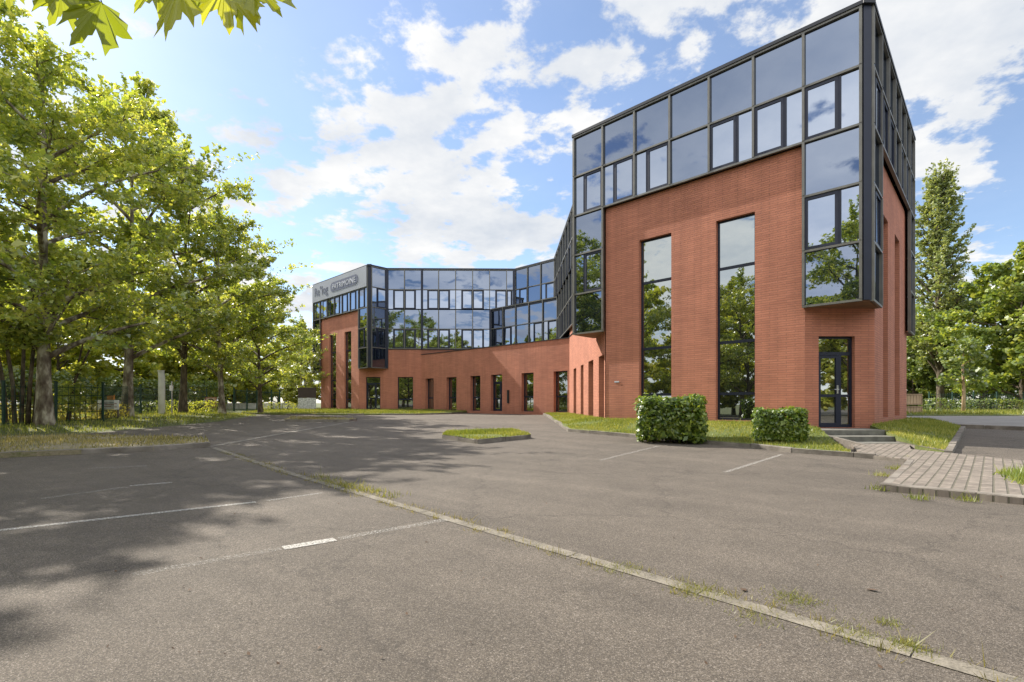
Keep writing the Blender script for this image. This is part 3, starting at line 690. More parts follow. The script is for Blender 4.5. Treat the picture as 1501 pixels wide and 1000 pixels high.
# ------------------------------------------------------------ lawns, kerbs, paving
KP = [G(x, y) for x, y in ((790, 607.5), (833, 633.5), (937, 643), (1100, 657.5), (1160, 664.5), (1251, 671.5), (1283, 674))]
KP[0] = (2.35, 29.6)
def kerb(name, pts, h=.11, w=.13, label=None, zf=g, closed=False):
    m = MB(); P = [Vector((p[0], p[1])) for p in pts]
    if closed: P.append(P[0])
    for a, b in zip(P[:-1], P[1:]):
        d = (b-a); L = d.length; d /= L; nr = Vector((-d.y, d.x)); k = max(1, int(round(L/1.0))); st = L/k
        for i in range(k):
            p, q = a+d*(i*st+.006), a+d*((i+1)*st-.006); j1, j2 = random.uniform(-.008, .008), random.uniform(-.006, .006)
            z1, z2 = float(zf(p.x, p.y))+h+j1, float(zf(q.x, q.y))+h+j1; o = nr*j2
            lo = [Vector((v.x, v.y, float(zf(v.x, v.y))-.1)) for v in (p+o, q+o, q+o+nr*w, p+o+nr*w)]
            c = .012; pi, qi = p+o+nr*c, q+o+nr*c
            up = [Vector((pi.x, pi.y, z1)), Vector((qi.x, qi.y, z2)), Vector(((q+o+nr*w).x, (q+o+nr*w).y, z2)), Vector(((p+o+nr*w).x, (p+o+nr*w).y, z1))]
            md = [Vector((p.x+o.x, p.y+o.y, z1-c)), Vector((q.x+o.x, q.y+o.y, z2-c))]
            m.face([lo[0], lo[1], md[1], md[0]]); m.face([md[0], md[1], up[1], up[0]]); m.face(up); m.face([lo[2], lo[3], up[3], up[2]])
            m.face([lo[1], lo[2], up[2], up[1], md[1]]); m.face([lo[3], lo[0], md[0], up[0], up[3]])
    return tag(m.build(name, KERB), kind='structure')
WALL = np.array([(-6.47, YB), (XW, yg), (BL.x, BL.y), (BR.x, BR.y), (SBL.x, SBL.y), (16.3, 19.6)], dtype=float)
KPn = np.array(KP)
def z_front(x, y):
    dw = dist_poly(x, y, WALL); dk = dist_poly(x, y, KPn); t = dk/(dw+dk+1e-6); t = np.clip(t*1.25, 0, 1); t = t*t*(3-2*t)
    return (1-t)*(g(x, y)+.105)+t*.56
front_poly = [KP[0], KP[1], KP[2], KP[3], KP[4], (KP[5][0], KP[5][1]), (8.05, 12.6), (8.22, 13.95), (BR.x, BR.y+.02), (BL.x, BL.y+.02), (XW+.01, yg), (2.6, 30.3)]
# keep lawn on the building side of the kerb
tag(sheet('front_lawn', front_poly, TURF, z_front, step=.6), kind='structure')
kerb('kerb', KP[::1])
right_poly = [(10.35, 13.9), (9.95, 12.6), G(1345, 660), G(1384, 668), G(1408, 629.5), (17.0, 19.7), (16.2, 19.7), (SBL.x, SBL.y)]
WALLn2 = np.array([(SBL.x, SBL.y), (16.3, 19.6)], dtype=float); KR = np.array([G(1345, 660), G(1384, 668), G(1408, 629.5)], dtype=float)
def z_right(x, y):
    dw = dist_poly(x, y, WALLn2); dk = dist_poly(x, y, KR); t = np.clip(dk/(dw+dk+1e-6)*1.2, 0, 1)
    return (1-t)*(g(x, y)+.10)+t*.52
tag(sheet('side_lawn', right_poly, TURF, z_right, step=.5, skirt=.9), kind='structure')
kerb('kerb', [(9.95, 12.62), tuple(Vector(right_poly[2])), tuple(Vector(right_poly[3]))][::-1], h=.11, w=-.12)
kerb('kerb', [G(1384, 668), G(1408, 629.5)][::-1])
# steps
STEPM = plain('mossy_concrete', (.15, .145, .125), .95, 0, .35, 5.0, .5)
st = empty('entrance_steps', (9.1, 13.0, 0)); tag(st, 'low grey concrete steps below the corner entrance door', 'steps')
for i, (x0, x1, y0, y1, z) in enumerate(((8.25, 10.25, 12.98, 13.97, z0-.012), (8.25, 10.1, 12.42, 12.975, z0-.145), (8.4, 9.95, 11.86, 12.415, z0-.27))):
    m = MB(); m.box((x0-9.1, y0-13, -.05), (x1-x0, 0, 0), (0, y1-y0, 0), (0, 0, z+.05)); o = m.build('step', STEPM, st)
    o.modifiers.new('b', 'BEVEL').width = .015
m = MB()
for sx in (0, 1):
    a = Vector((8.12, 13.9)) if sx == 0 else Vector((10.40, 13.9)); b = Vector((8.12+.3, 11.3)) if sx == 0 else Vector((10.05, 11.5))
    za, zb_ = z0+.03, .16
    m.box(Vector((a.x-9.1, a.y-13, -.1)), Vector((b.x-a.x, b.y-a.y, 0)), Vector((.1, 0, 0)), Vector((0, 0, .1)))
    m.face([(a.x-9.1, a.y-13, za), (b.x-9.1, b.y-13, zb_), (b.x-9.0, b.y-13, zb_), (a.x-9.0, a.y-13, za)][::-1])
    for k in (0, .1): m.face([(a.x-9.1+k, a.y-13, 0), (b.x-9.1+k, b.y-13, 0), (b.x-9.1+k, b.y-13, zb_), (a.x-9.1+k, a.y-13, za)])
    m.face([(b.x-9.1, b.y-13, 0), (b.x-9.0, b.y-13, 0), (b.x-9.0, b.y-13, zb_), (b.x-9.1, b.y-13, zb_)])
m.build('side_edging', KERB, st)
# setts
PA, PB_ = G(1289, 721), G(1501, 742); d = (Vector(PB_)-Vector(PA)).normalized(); PB2 = Vector(PA)+d*5.5
PD, PE = G(1335, 664), G(1384, 669); PF = G(1501, 682); PG = Vector(PF)+ (Vector(PF)-Vector(PE))*1.2
walk = [G(1262, 675), PA, tuple(PB2), tuple(PG), PF, PE, PD, (9.6, 11.9), (8.5, 11.9), G(1240, 668)]
sett_poly = [PA, tuple(PB2), tuple(PG), PF, PE, PD, (9.9, 12.0), (8.45, 12.0), (KP[5][0]+.15, KP[5][1]), G(1330, 680)]
tag(sheet('stone_paving', sett_poly, SETT, lambda x, y: g(x, y)+.085, step=None, uvang=R(45), skirt=.1), kind='structure')
kerb('kerb', [PA, tuple(PB2)], h=.10)
kerb('kerb', [PA, G(1330, 680), (KP[5][0]+.15, KP[5][1])][::-1], h=.088, w=.1)
# pavement beyond the dark asphalt on the right
tag(sheet('pavement', [(16.45, 18.25), (36, -1.3), (60, -1.3), (60, 25.2), (15.9, 25.2), (15.9, 19.2)], plain('pavement_concrete', (.24, .225, .21), .9, 0, .15, 1.0, .3), lambda x, y: g(x, y)+.11, skirt=.1), kind='structure')
kerb('kerb', [(16.45, 18.2), (30, 4.6)], h=.15)
tag(sheet('far_lawn', [(15.9, 25.3), (70, 25.3), (70, 60), (15.9, 60)], TURF, lambda x, y: g(x, y)+.16, skirt=.1), kind='structure')
# lawn before the back facade
back_poly = [(-26, 30.5), (-14, 30.3), (-10.3, 29.6), (-5.4, 29.8), (-3.4, 32.0), (-2.55, 35.42), (-6.47, YB+.02), (-11.37, YB+.02), (-17.0, 45.0), (-19, 45)]
def z_back(x, y):
    t = np.clip((y-30)/9.0, 0, 1); return .51+.13*t
back_poly = [(-17.2, 32.9), (-14.2, 30.6), (-10.3, 29.9), (-5.4, 30.0), (-3.4, 32.4), (-2.6, 35.4), (-6.47, YB+.02), (-11.37, YB+.02), (-17.0, 45.0), (-18.5, 45)]
tag(sheet('back_lawn', back_poly, TURF, z_back, step=1.2, skirt=.1), kind='structure')
kerb('kerb', back_poly[:6], h=.10, w=.12)
# small islands
isl1 = [G(648, 644), G(700, 651.5), G(778, 643.5), G(752, 635), G(657, 637)]
tag(sheet('island_lawn', isl1, TURF, lambda x, y: g(x, y)+.13+.03*np.sin(x*2)*np.cos(y*3), step=.4), kind='structure')
kerb('kerb', isl1, h=.125, w=.12, closed=True)
isl2 = [(-9.6, 22.0), (-6.75, 21.8), (-6.7, 22.9), (-10.4, 24.6)]
tag(sheet('island_lawn', isl2, DRYTURF, lambda x, y: g(x, y)+.12, step=.6), kind='structure')
kerb('kerb', isl2, h=.12, w=.12, closed=True)
# left verge
v0, v1, v2 = G(0, 672.5), G(225, 662), G(308, 656); dv = (Vector(v1)-Vector(v0)).normalized()
vL = Vector(v0)-dv*16; verge = [tuple(vL), v0, v1, v2, G(303, 650.5), G(200, 647), G(90, 646), (v0[0]-3.4, v0[1]+3.4), (vL.x-3.0, vL.y+3.0)]
def z_verge(x, y): return g(x, y)+.115+.04*np.clip(dist_poly(x, y, np.array([tuple(vL), v0, v1, v2]))-.2, 0, 1)
tag(sheet('verge', verge, DRYTURF, z_verge, step=.8, skirt=.1), kind='structure')
kerb('kerb', [tuple(vL), v0, v1, v2], h=.12, w=.13)

# flush concrete channel across the lot
def strip(name, pts, w, mat_, dz, zf=g):
    m = MB(); P = [Vector(p) for p in pts]
    for a, b in zip(P[:-1], P[1:]):
        d = b-a; L = d.length; d /= L; nr = Vector((-d.y, d.x))*w/2; k = max(1, int(L/1.0))
        for i in range(k):
            p, q = a+d*(L*i/k+.004), a+d*(L*(i+1)/k-.004); j = random.uniform(-.004, .004); o = nr.normalized()*j
            cs = [p-nr+o, q-nr+o, q+nr+o, p+nr+o]; m.face([(c.x, c.y, float(zf(c.x, c.y))+dz) for c in cs])
    return tag(m.build(name, mat_), kind='structure')
ch0, ch1 = Vector(G(312, 657)), Vector(G(1470, 1000)); chd = (ch1-ch0).normalized()
def f_channel(N):
    tc = N('ShaderNodeTexCoord')
    n = N('ShaderNodeTexNoise', {'Vector': tc.outputs['Object'], 'Scale': 5.0, 'Detail': 8.0, 'Roughness': .7})
    n2 = N('ShaderNodeTexNoise', {'Vector': tc.outputs['Object'], 'Scale': 90.0, 'Detail': 4.0, 'Roughness': .7})
    s = N('ShaderNodeMath', {0: n.outputs['Fac'], 1: n2.outputs['Fac']}, operation='ADD')
    r = N('ShaderNodeValToRGB', {0: N('ShaderNodeMath', {0: s.outputs[0], 1: .5}, operation='MULTIPLY').outputs[0]}); e = r.color_ramp.elements
    e[0].position = .4; e[0].color = (.10, .088, .068, 1); e[1].position = .62; e[1].color = (.29, .255, .205, 1)
    return pbsdf(N, Base_Color=r.outputs[0], Roughness=.95).outputs[0], None
CHAN = mat('channel_concrete', f_channel)
strip('concrete_channel', [ch0, ch0+chd*22], .115, CHAN, .0165)
strip('sett_channel', [G(300, 657), G(400, 639), G(518, 618.5)], .22, KERB, .019)
# painted bay lines
def pline(a, b, w=.1, wear=.3, name='road_marking'):
    a, b = Vector(a), Vector(b); d = b-a; L = d.length; d /= L; nr = Vector((-d.y, d.x))*w/2; m = MB(); k = max(1, int(L/.5))
    for i in range(k):
        p, q = a+d*L*i/k, a+d*L*(i+1)/k
        m.face([(c.x, c.y, float(g(c.x, c.y))+.0175) for c in (p-nr, q-nr, q+nr, p+nr)])
    o = m.build(name, PAINT); me = o.data; at_ = me.attributes.new('wear', 'FLOAT', 'POINT'); at_.data.foreach_set('value', [wear]*len(me.vertices))
    return tag(o, kind='structure')
e1, e2 = Vector(G(0, 780)), Vector(G(375, 738)); dd = (e2-e1).normalized()
pline(e1-dd*2.0, e2, .09, .445); pline(e2+dd*.12, Vector(G(472, 724.5)), .09, .49)
f1, f2 = Vector(G(415, 806.5)), Vector(G(491, 793.5)); pline(f1, f2, .11, .41)
pline(Vector(G(195, 846)), f1-dd*.02, .10, .52); pline(f2+(f2-f1).normalized()*.03, Vector(G(655, 764)), .10, .50)
pline(G(60, 733), G(185, 716), .1, .51); pline(G(190, 714), G(252, 709), .1, .46); pline(G(130, 688), G(215, 684.5), .1, .50)
pline(G(1062, 694), G(1146, 667.5), .08, .485); pline(G(880, 676), G(965, 655), .09, .50); pline(G(1000, 646.5), G(1040, 652), .09, .55)
pline(G(845, 640), G(905, 646), .07, .56)

# ------------------------------------------------------------ grass blades and weeds
def notwall(x, y): return dist_poly(x, y, WALL) > .08
KL = np.array(KP[:6])
def fmask(x, y): return (dist_poly(x, y, WALL) > .1) & (dist_poly(x, y, KPn) > .1)
tag(blades('lawn_grass', [front_poly], z_front, 1500, .05, GRASSB, .009, 3, fmask), 'short green grass on the bank below the brick wall', 'grass', kind='stuff')
tag(blades('lawn_grass', [right_poly], z_right, 1500, .06, GRASSB, .009, 4), 'green grass between the side wall and the dark asphalt', 'grass', kind='stuff')
tag(blades('lawn_grass', [isl1], lambda x, y: g(x, y)+.13, 2200, .05, GRASSB, .010, 5), 'grass on the small kerbed island in the parking lot', 'grass', kind='stuff')
tag(blades('lawn_grass', [isl2], lambda x, y: g(x, y)+.12, 500, .05, DRYB, .012, 6), 'thin dry grass on the far kerbed island', 'grass', kind='stuff')
tag(blades('lawn_grass', [back_poly], z_back, 260, .07, GRASSB, .016, 7), 'grass strip in front of the far brick facade', 'grass', kind='stuff')
vp = [tuple(vL+dv*10), v0, v1, v2, G(303, 650.5), G(200, 647), G(90, 646), (v0[0]-3.4, v0[1]+3.4), (vL.x-3.0+7, vL.y+3.0+7)]
tag(blades('verge_grass', [vp], z_verge, 450, .06, DRYB, .011, 8, lambda x, y: dist_poly(x, y, np.array([tuple(vL), v0, v1, v2])) > .16), 'patchy dry grass on the kerbed verge at the left', 'grass', kind='stuff')
ul = [(-30, 6), (-15.3, 15.2), (-13.5, 16.2), (-13.2, 18), (-12.9, 22.4), (-14.3, 29), (-17, 33), (-34, 33)]
tag(blades('bank_grass', [ul], T, 130, .10, GRASSB, .014, 9), 'grass under the row of plane trees', 'grass', kind='stuff')
tag(blades('far_grass', [[(15.9, 25.4), (50, 25.4), (50, 38), (15.9, 38)]], lambda x, y: g(x, y)+.16, 90, .12, GRASSB, .02, 10), 'long grass beyond the pavement at the right', 'grass', kind='stuff')
def tufts(spots, seed):
    r = np.random.default_rng(seed); P = []
    for (x, y), n, s_ in spots:
        P.append(np.stack([r.normal(x, s_, n), r.normal(y, s_, n)], 1))
    return np.concatenate(P)
def chp(px, py): return tuple(G(px, py))
r_ = np.random.default_rng(5); sp = []
for t in np.arange(1.2, 22, .10):
    if r_.uniform() < .9:
        p = ch0+chd*t; side = r_.choice([-1, 1])*.075; nr = Vector((-chd.y, chd.x)); p = p+nr*side; sp.append(((p.x, p.y), int(r_.integers(8, 40)), .035))
tag(blades('channel_weeds', None, g, 0, .042, DRYB, .0038, 11, pts=tufts(sp, 3), lean=.9), 'dry wispy weeds growing along the concrete channel', 'weeds', kind='stuff')
sp = [(chp(905, 836), 70, .035), (chp(920, 838), 60, .03), (chp(1012, 868), 120, .03), (chp(1030, 872), 120, .035), (chp(1157, 881), 70, .03), (chp(1175, 884), 60, .03), (chp(1252, 936), 80, .025),
      (chp(1325, 950), 80, .022), (chp(1335, 955), 60, .02), (chp(1302, 918), 40, .015), (chp(1235, 925), 50, .03), (chp(1110, 908), 60, .03)]
tag(blades('channel_weeds', None, lambda x, y: g(x, y)+.012, 0, .022, WEEDB, .0024, 12, pts=tufts([(p_, n_*3, s_*2.2) for p_, n_, s_ in sp], 5), lean=1.2), 'small green weed tufts beside the channel in the foreground', 'weeds', kind='stuff')
sp = [(chp(x, y), 60, .09) for x, y in ((495, 711), (505, 714), (515, 716), (525, 719), (538, 721), (548, 723), (480, 707), (470, 701), (570, 729))]
tag(blades('channel_weeds', None, lambda x, y: g(x, y)+.012, 0, .06, WEEDB, .005, 13, pts=tufts(sp, 6), lean=.8), 'bright green clump of weeds midway along the channel', 'weeds', kind='stuff')
sp = [((p[0]+.05*k, p[1]+.03*k), 40, .06) for p in (PA, G(1290, 700), G(1310, 690), G(1330, 676), G(1345, 735), G(1420, 738)) for k in (0, 1)]
tag(blades('paving_weeds', None, lambda x, y: g(x, y)+.03, 0, .06, GRASSB, .004, 14, pts=tufts(sp, 7), lean=.7), 'weeds at the edge of the stone paving', 'weeds', kind='stuff')
sp = [((G(1530, 722)[0]+i*.12*1, G(1530, 722)[1]+i*.16), 220, .10) for i in range(7)]
tag(blades('paving_weeds', None, lambda x, y: g(x, y)+.09, 0, .09, LEAF_RT, .009, 15, pts=tufts(sp, 8), lean=.6), 'bushy weeds at the right end of the stone paving', 'weeds', kind='stuff')
# a few fallen leaves on the asphalt
m = MB()
for k in range(80):
    px, py = random.uniform(150, 1480), random.uniform(665, 985); x, y = G(px, py); s_ = random.uniform(.006, .016); a = random.uniform(0, 6.28); z = float(g(x, y))+.0165
    if k in (0, 1): (x, y), s_ = G((1090, 1278)[k], (869, 869)[k]), .035
    m.face([(x+s_*math.cos(a+q)*f_, y+s_*math.sin(a+q)*f_, z+h_) for q, f_, h_ in ((0, 1, 0), (1.5, .6, .006), (3.1, .9, .01), (4.5, .6, .003))])
tag(m.build('fallen_leaves', plain('dead_leaf', (.10, .06, .035), .8, 0, .4, 9)), 'small dry leaves scattered over the asphalt', 'fallen leaves', kind='stuff')

# ------------------------------------------------------------ trees
def leaf_cloud(centres, radii, nper, size, seed, shape=5, flat=.75, droop=.2, axes=None):
    r = np.random.default_rng(seed); w = np.ones(len(centres)) if axes is None else np.clip(np.linalg.norm(np.array(axes), axis=1)/(np.array(radii)*1.6), .45, 2.2)
    cnt = np.maximum(3, (nper*w).astype(int)); c = np.repeat(np.array(centres), cnt, axis=0); rr = np.repeat(np.array(radii), cnt)
    n = len(c); d = r.normal(0, 1, (n, 3)); d /= np.linalg.norm(d, axis=1)[:, None]; rad = rr*r.uniform(0, 1, n)**.5
    if axes is not None:
        u = r.uniform(-.15, 1.12, n); c = c+np.repeat(np.array(axes), cnt, axis=0)*u[:, None]; rad = rad*(1.15-.75*np.clip(u, 0, 1))
    p = c+d*rad[:, None]*np.array([1, 1, flat])
    nn = r.normal(0, 1, (n, 3)); nn[:, 2] = np.abs(nn[:, 2])*.9+.35; nn /= np.linalg.norm(nn, axis=1)[:, None]
    a = r.normal(0, 1, (n, 3)); a -= nn*(a*nn).sum(1)[:, None]; a /= np.linalg.norm(a, axis=1)[:, None]; b = np.cross(nn, a)
    s_ = size*r.lognormal(0, .25, n)[:, None]
    if shape == 5: prof = [(-.55, 0, 0), (-.2, -.5, .06), (.25, -.42, .02), (.62, 0, -.08), (.2, .45, .05)]
    elif shape == 6: prof = [(-.5, -.1, 0), (-.15, -.55, .08), (.1, -.2, 0), (.65, 0, -.1), (.12, .25, 0), (-.12, .55, .06)]
    else: prof = [(-.5, 0, 0), (0, -.33, .05), (.6, 0, -.05), (0, .33, .05)]
    V = np.stack([p+a*s_*u+b*s_*v+nn*s_*w for u, v, w in prof], 1)
    return V.reshape(-1, 3), len(prof)
def envelope(kind, t):
    if kind == 'plane': return (math.sin(math.pi*min(1, max(0, t*.93+.07))**.80))**.62
    if kind == 'cone': return max(.03, (1-t)**.75)*min(1, (t*5+.35))
    if kind == 'poplar': return (math.sin(math.pi*min(1, t*.92+.08)**.9))**.5
    return (max(0, math.sin(math.pi*(t*.86+.12))))**.5
def tree_meshes(name, H, cb, Rr, kind, seed, limbs=16, subs=7, nper=150, size=.17, trunk=.24, cl=None, shape=6, spread=.17, fork=None, lean=0.0):
    """returns (trunk mesh, crown mesh): trunk with limbs and twigs, leaves in clumps at the twig ends"""
    r = random.Random(seed); m = MB(); cs = []; rs = []; ax = []
    tp = []; k = 9; ht = H*.93
    bx, by = r.uniform(-.02, .02)*H, r.uniform(-.02, .02)*H
    def axis(z):
        t = z/H; return Vector((bx*math.sin(t*2.4)+lean*z*t, by*math.sin(t*2.0+.5)-by*math.sin(.5), z))
    for i in range(k+1):
        t = i/k; tp.append(axis(ht*t))
    trad = [trunk*(1.25 if i == 0 else 1)*(1-.93*(i/k)**.8) for i in range(k+1)]
    m.tube([tp[0]-Vector((0, 0, .3))]+[axis(.12)]+[axis(.5)]+tp[1:], [trunk*1.55, trunk*1.22, trunk*1.05]+trad[1:], 10)
    cr = Rr*spread
    for i in range(limbs):
        t0 = (i+.3*r.random())/limbs; zs = (fork or cb*.85)+(H*.88-(fork or cb*.85))*t0**1.1
        az = i*2.39996+r.uniform(-.4, .4)
        te = min(.97, t0*.86+r.uniform(.06, .16)); ze = cb+(H-cb)*te
        if kind in ('poplar',): ze = min(H*.98, zs+H*.13)
        rad = Rr*envelope(kind, (ze-cb)/(H-cb))*r.uniform(.60, 1.18); st_ = axis(zs); en = Vector((axis(ze).x+math.cos(az)*rad, axis(ze).y+math.sin(az)*rad, ze))
        if en.z < st_.z-.3*Rr: en.z = st_.z-.3*Rr
        mid = st_.lerp(en, .5)+Vector((r.uniform(-.1, .1)*rad, r.uniform(-.1, .1)*rad, rad*.10)); pts = []
        for q in range(7):
            u = q/6; pts.append(st_*(1-u)**2+mid*2*u*(1-u)+en*u*u)
        r0 = trunk*.42*(1-.55*t0); m.tube(pts, [r0*(1-u/6)**.8+.012 for u in range(7)], 6, cap=False)
        cs.append(pts[5]); rs.append(cr*.75); ax.append((en-pts[4])*1.5)
        for j in range(subs):
            u = .28+.70*(j+r.random()*.6)/subs; a = st_*(1-u)**2+mid*2*u*(1-u)+en*u*u
            L = Rr*r.uniform(.16, .42)*(1.15-u*.5); az2 = az+r.choice([-1, 1])*r.uniform(.5, 1.4)
            dv_ = Vector((math.cos(az2), math.sin(az2), r.uniform(-.3, 1.0))).normalized(); b = a+dv_*L
            m.tube([a, a.lerp(b, .5)+Vector((0, 0, .04*L)), b], [r0*.35*(1-u*.6)+.008, .014, .006], 4, cap=False)
            cs.append(a.lerp(b, .35)); rs.append(cr*r.uniform(.55, .85)); ax.append((b-a)*.85)
            for _ in range(2):
                q0 = a.lerp(b, r.uniform(.3, .8)); az3 = az2+r.choice([-1, 1])*r.uniform(.4, 1.2); q1 = q0+Vector((math.cos(az3), math.sin(az3), r.uniform(-.4, .9))).normalized()*L*r.uniform(.4, .75)
                m.tube([q0, q1], [.009, .004], 3, cap=False); cs.append(q0); rs.append(cr*r.uniform(.35, .6)); ax.append(q1-q0)
    for z in np.linspace(H*.80, H*.985, 6):
        for _ in range(2):
            a = axis(min(z, ht)); w = Rr*.16*(1-(z/H-.8)*4); b = Vector((a.x+r.uniform(-w, w), a.y+r.uniform(-w, w), z)); cs.append(a); rs.append(cr*.5*(1.3-(z/H-.8)*3.5)); ax.append((b-a)*1.2+Vector((0, 0, cr*.9)))
    V, kk = leaf_cloud([c[:] for c in cs], rs, nper, size, seed+100, shape, axes=[v[:] for v in ax])
    return m.mesh(name+'_trunk', smooth=True), np_mesh(name+'_crown', V, kk)
def place(name, meshes, mats, loc, sc=1.0, rz=0.0, label='', cat='tree', group=None, sz=None):
    e = empty(name, loc, rz); e.scale = (sc, sc, sz or sc)
    link('trunk', meshes[0], mats[0], e); link('crown', meshes[1], mats[1], e)
    return tag(e, label, cat, group)
# plane trees of the row on the left bank
pm1 = tree_meshes('plane_one', 13.6, 2.9, 5.1, 'plane', 11, limbs=24, subs=9, nper=35, size=.13, trunk=.25, spread=.14, fork=2.3)
pm2 = tree_meshes('plane_two', 13.0, 2.6, 4.3, 'plane', 23, limbs=19, subs=8, nper=35, size=.145, trunk=.21, spread=.165, fork=2.2)
pm3 = tree_meshes('plane_three', 12.0, 2.4, 4.4, 'plane', 37, limbs=18, subs=8, nper=35, size=.145, trunk=.20, spread=.17, fork=2.0)
GR = 'plane trees in a row on the left bank'
p = at(65, 17.8); place('plane_tree', pm1, (BARK, LEAF_PLANE), p, 1.0, 0.6, 'big plane tree with thick mottled trunk, nearest of the left row', 'tree', GR)
p = at(186, 23.5); place('plane_tree', pm2, (BARK, LEAF_PLANE), p, 1.15, 1.0, 'tall plane tree with pale straight trunk beside the white notice board', 'tree', GR, 1.19)
p = at(268, 28.2); place('plane_tree', pm3, (BARKD, LEAF_PLANE), p, 1.05, 2.0, 'plane tree with dark trunk just right of the white pillar', 'tree', GR, 1.25)
p = at(326, 28.6); place('plane_tree', pm2, (BARKD, LEAF_PLANE), p, .85, 3.1, 'plane tree with dark forked trunk beside the square red-bordered sign', 'tree', GR, .9)
p = at(382, 31.5); place('plane_tree', pm3, (BARKD, LEAF_PLANE), p, .80, 4.4, 'smaller plane tree by the gate, farthest of the left row', 'tree', GR, .72)
p = at(440, 44); place('plane_tree', pm2, (BARKD, LEAF_BG), p, .62, 5.2, 'small tree behind the white banner board next to the brick block', 'tree', None)
p = Vector((-18.1, 13.5, .1)); place('plane_tree', pm3, (BARK, LEAF_PLANE), p, 0.95, 2.8, 'dense tree at the left edge of the view, in front of the row', 'tree', GR, 1.32)
place('plane_tree', pm3, (BARK, LEAF_PLANE), (-13.6, 8.8, .1), .84, 2.5, 'smaller tree on the verge just outside the left edge of the view', 'tree', GR, .84)
p = at(-60, 21.5); place('plane_tree', pm2, (BARK, LEAF_PLANE), p, 1.3, 2.2, 'tall tree behind the nearest plane tree at the left edge', 'tree', None, 1.45)
# multi-stemmed young tree left of the big plane
ms = MB(); rr_ = random.Random(4); tips = []
for i, (dx, tx) in enumerate(((-1.1, -1.0), (-.75, -.7), (-.55, .4), (-.35, .9), (-.15, 1.5))):
    pts = [Vector((dx*.6, .1*i, -.2)), Vector((dx*.6+.1*tx, .1*i, 1.4)), Vector((dx*.6+.5*tx, .1, 3.2)), Vector((dx*.6+tx, .2*i, 5.4))]
    ms.tube(pts, [.075, .065, .05, .02], 6); tips += [pts[2], pts[3], pts[3]+Vector((.3, .2, .6)), pts[2]+Vector((rr_.uniform(-.8, .8), .4, .5))]
V, kk = leaf_cloud([t[:] for t in tips], [.75]*len(tips), 230, .15, 77, 6)
place('young_tree', (ms.mesh('young_trunk', True), np_mesh('young_crown', V, kk)), (BARKD, LEAF_PLANE), at(37, 17.6), 1, 0, 'cluster of thin leaning stems left of the big plane trunk', 'tree')
ms = MB(); ms.tube([(-.2, 0, -.2), (.1, 0, 1.5), (.75, .1, 3.1), (1.3, .2, 4.6)], [.05, .045, .035, .015], 6); ms.tube([(-.1, 0, -.2), (.05, .1, 1.6), (.4, .1, 3.2), (.55, .3, 4.6)], [.045, .04, .03, .012], 6)
V, kk = leaf_cloud([(1.2, .2, 4.4), (.5, .3, 4.5), (.8, .1, 3.4), (.0, 0, 1.3), (.1, 0, .8), (.3, .1, 2.1)], [.7, .7, .5, .55, .5, .4], 200, .13, 78, 6)
place('young_tree', (ms.mesh('young_trunk', True), np_mesh('young_crown', V, kk)), (BARKD, LEAF_PLANE), at(104, 19.6), 1, 0, 'two slanting bare stems with leaves low down, right of the big plane trunk', 'tree')

# background trees
bgm = [tree_meshes('background_one', 12, .8, 5.0, 'round', 51, limbs=20, subs=6, nper=38, size=.30, trunk=.22, spread=.24, shape=5),
       tree_meshes('background_two', 11, .6, 4.6, 'round', 63, limbs=18, subs=6, nper=38, size=.30, trunk=.2, spread=.25, shape=5)]
bl = ['dark broad tree behind the green fence, far left', 'round tree behind the fence between the big plane and the notice board', 'dark tree behind the fence left of the white pillar',
      'tree behind the fence right of the white pillar', 'tree behind the gate with yellowish crown', 'low tree behind the gate next to the building', 'dark tree behind the fence at the left edge', 'tree far behind the gate', 'round tree behind the banner board, touching the left end of the building']
for i, (px, Y, sc, mt) in enumerate(((-30, 34, .8, LEAF_BG), (85, 36, .8, LEAF_BG), (190, 42, .9, LEAF_DARK), (262, 48, .95, LEAF_BG), (330, 58, .95, LEAF_BG), (408, 62, .72, LEAF_BG), (-220, 30, .9, LEAF_DARK), (372, 75, 1.0, LEAF_DARK), (446, 54, .72, LEAF_BG))):
    e = place('background_tree', bgm[i % 2], (BARKD, mt), at(px, Y)-Vector((0, 0, .1)), sc, i*1.3, bl[i], 'tree', 'trees beyond the left fence')
# right side
pop = tree_meshes('poplar', 22, 1.5, 2.1, 'poplar', 71, limbs=95, subs=6, nper=22, size=.20, trunk=.32, spread=.24, shape=4, fork=3.0)
place('poplar', pop, (BARKD, LEAF_POP), at(1379, 45), 1, 0, 'tall slender poplar standing beside the right side of the building', 'tree')
cs_ = [tree_meshes('round_one', 12, 1.0, 5.4, 'round', 83, limbs=24, subs=8, nper=42, size=.24, trunk=.25, spread=.21, shape=5),
       tree_meshes('round_two', 11.5, 1.2, 5.0, 'round', 91, limbs=24, subs=8, nper=42, size=.24, trunk=.22, spread=.22, shape=5)]
rl = ['large full crowned tree at the right edge, right of the poplar', 'full crowned tree between the poplar and the right edge', 'dark tree low behind the pale boards, left of the poplar', 'full tree at the far right edge of the view', 'tree far behind the poplar, half hidden by the building']
for i, (px, Y, sc, mt) in enumerate(((1500, 38, 1.0, LEAF_RT), (1438, 46, .98, LEAF_DARK), (1338, 50, .62, LEAF_RT), (1620, 36, 1.0, LEAF_RT), (1352, 62, .9, LEAF_DARK))):
    place('round_tree', cs_[i % 2], (BARKD, mt), at(px, Y)-Vector((0, 0, .1)), sc, i*1.7+.4, rl[i], 'tree', 'trees along the right boundary')
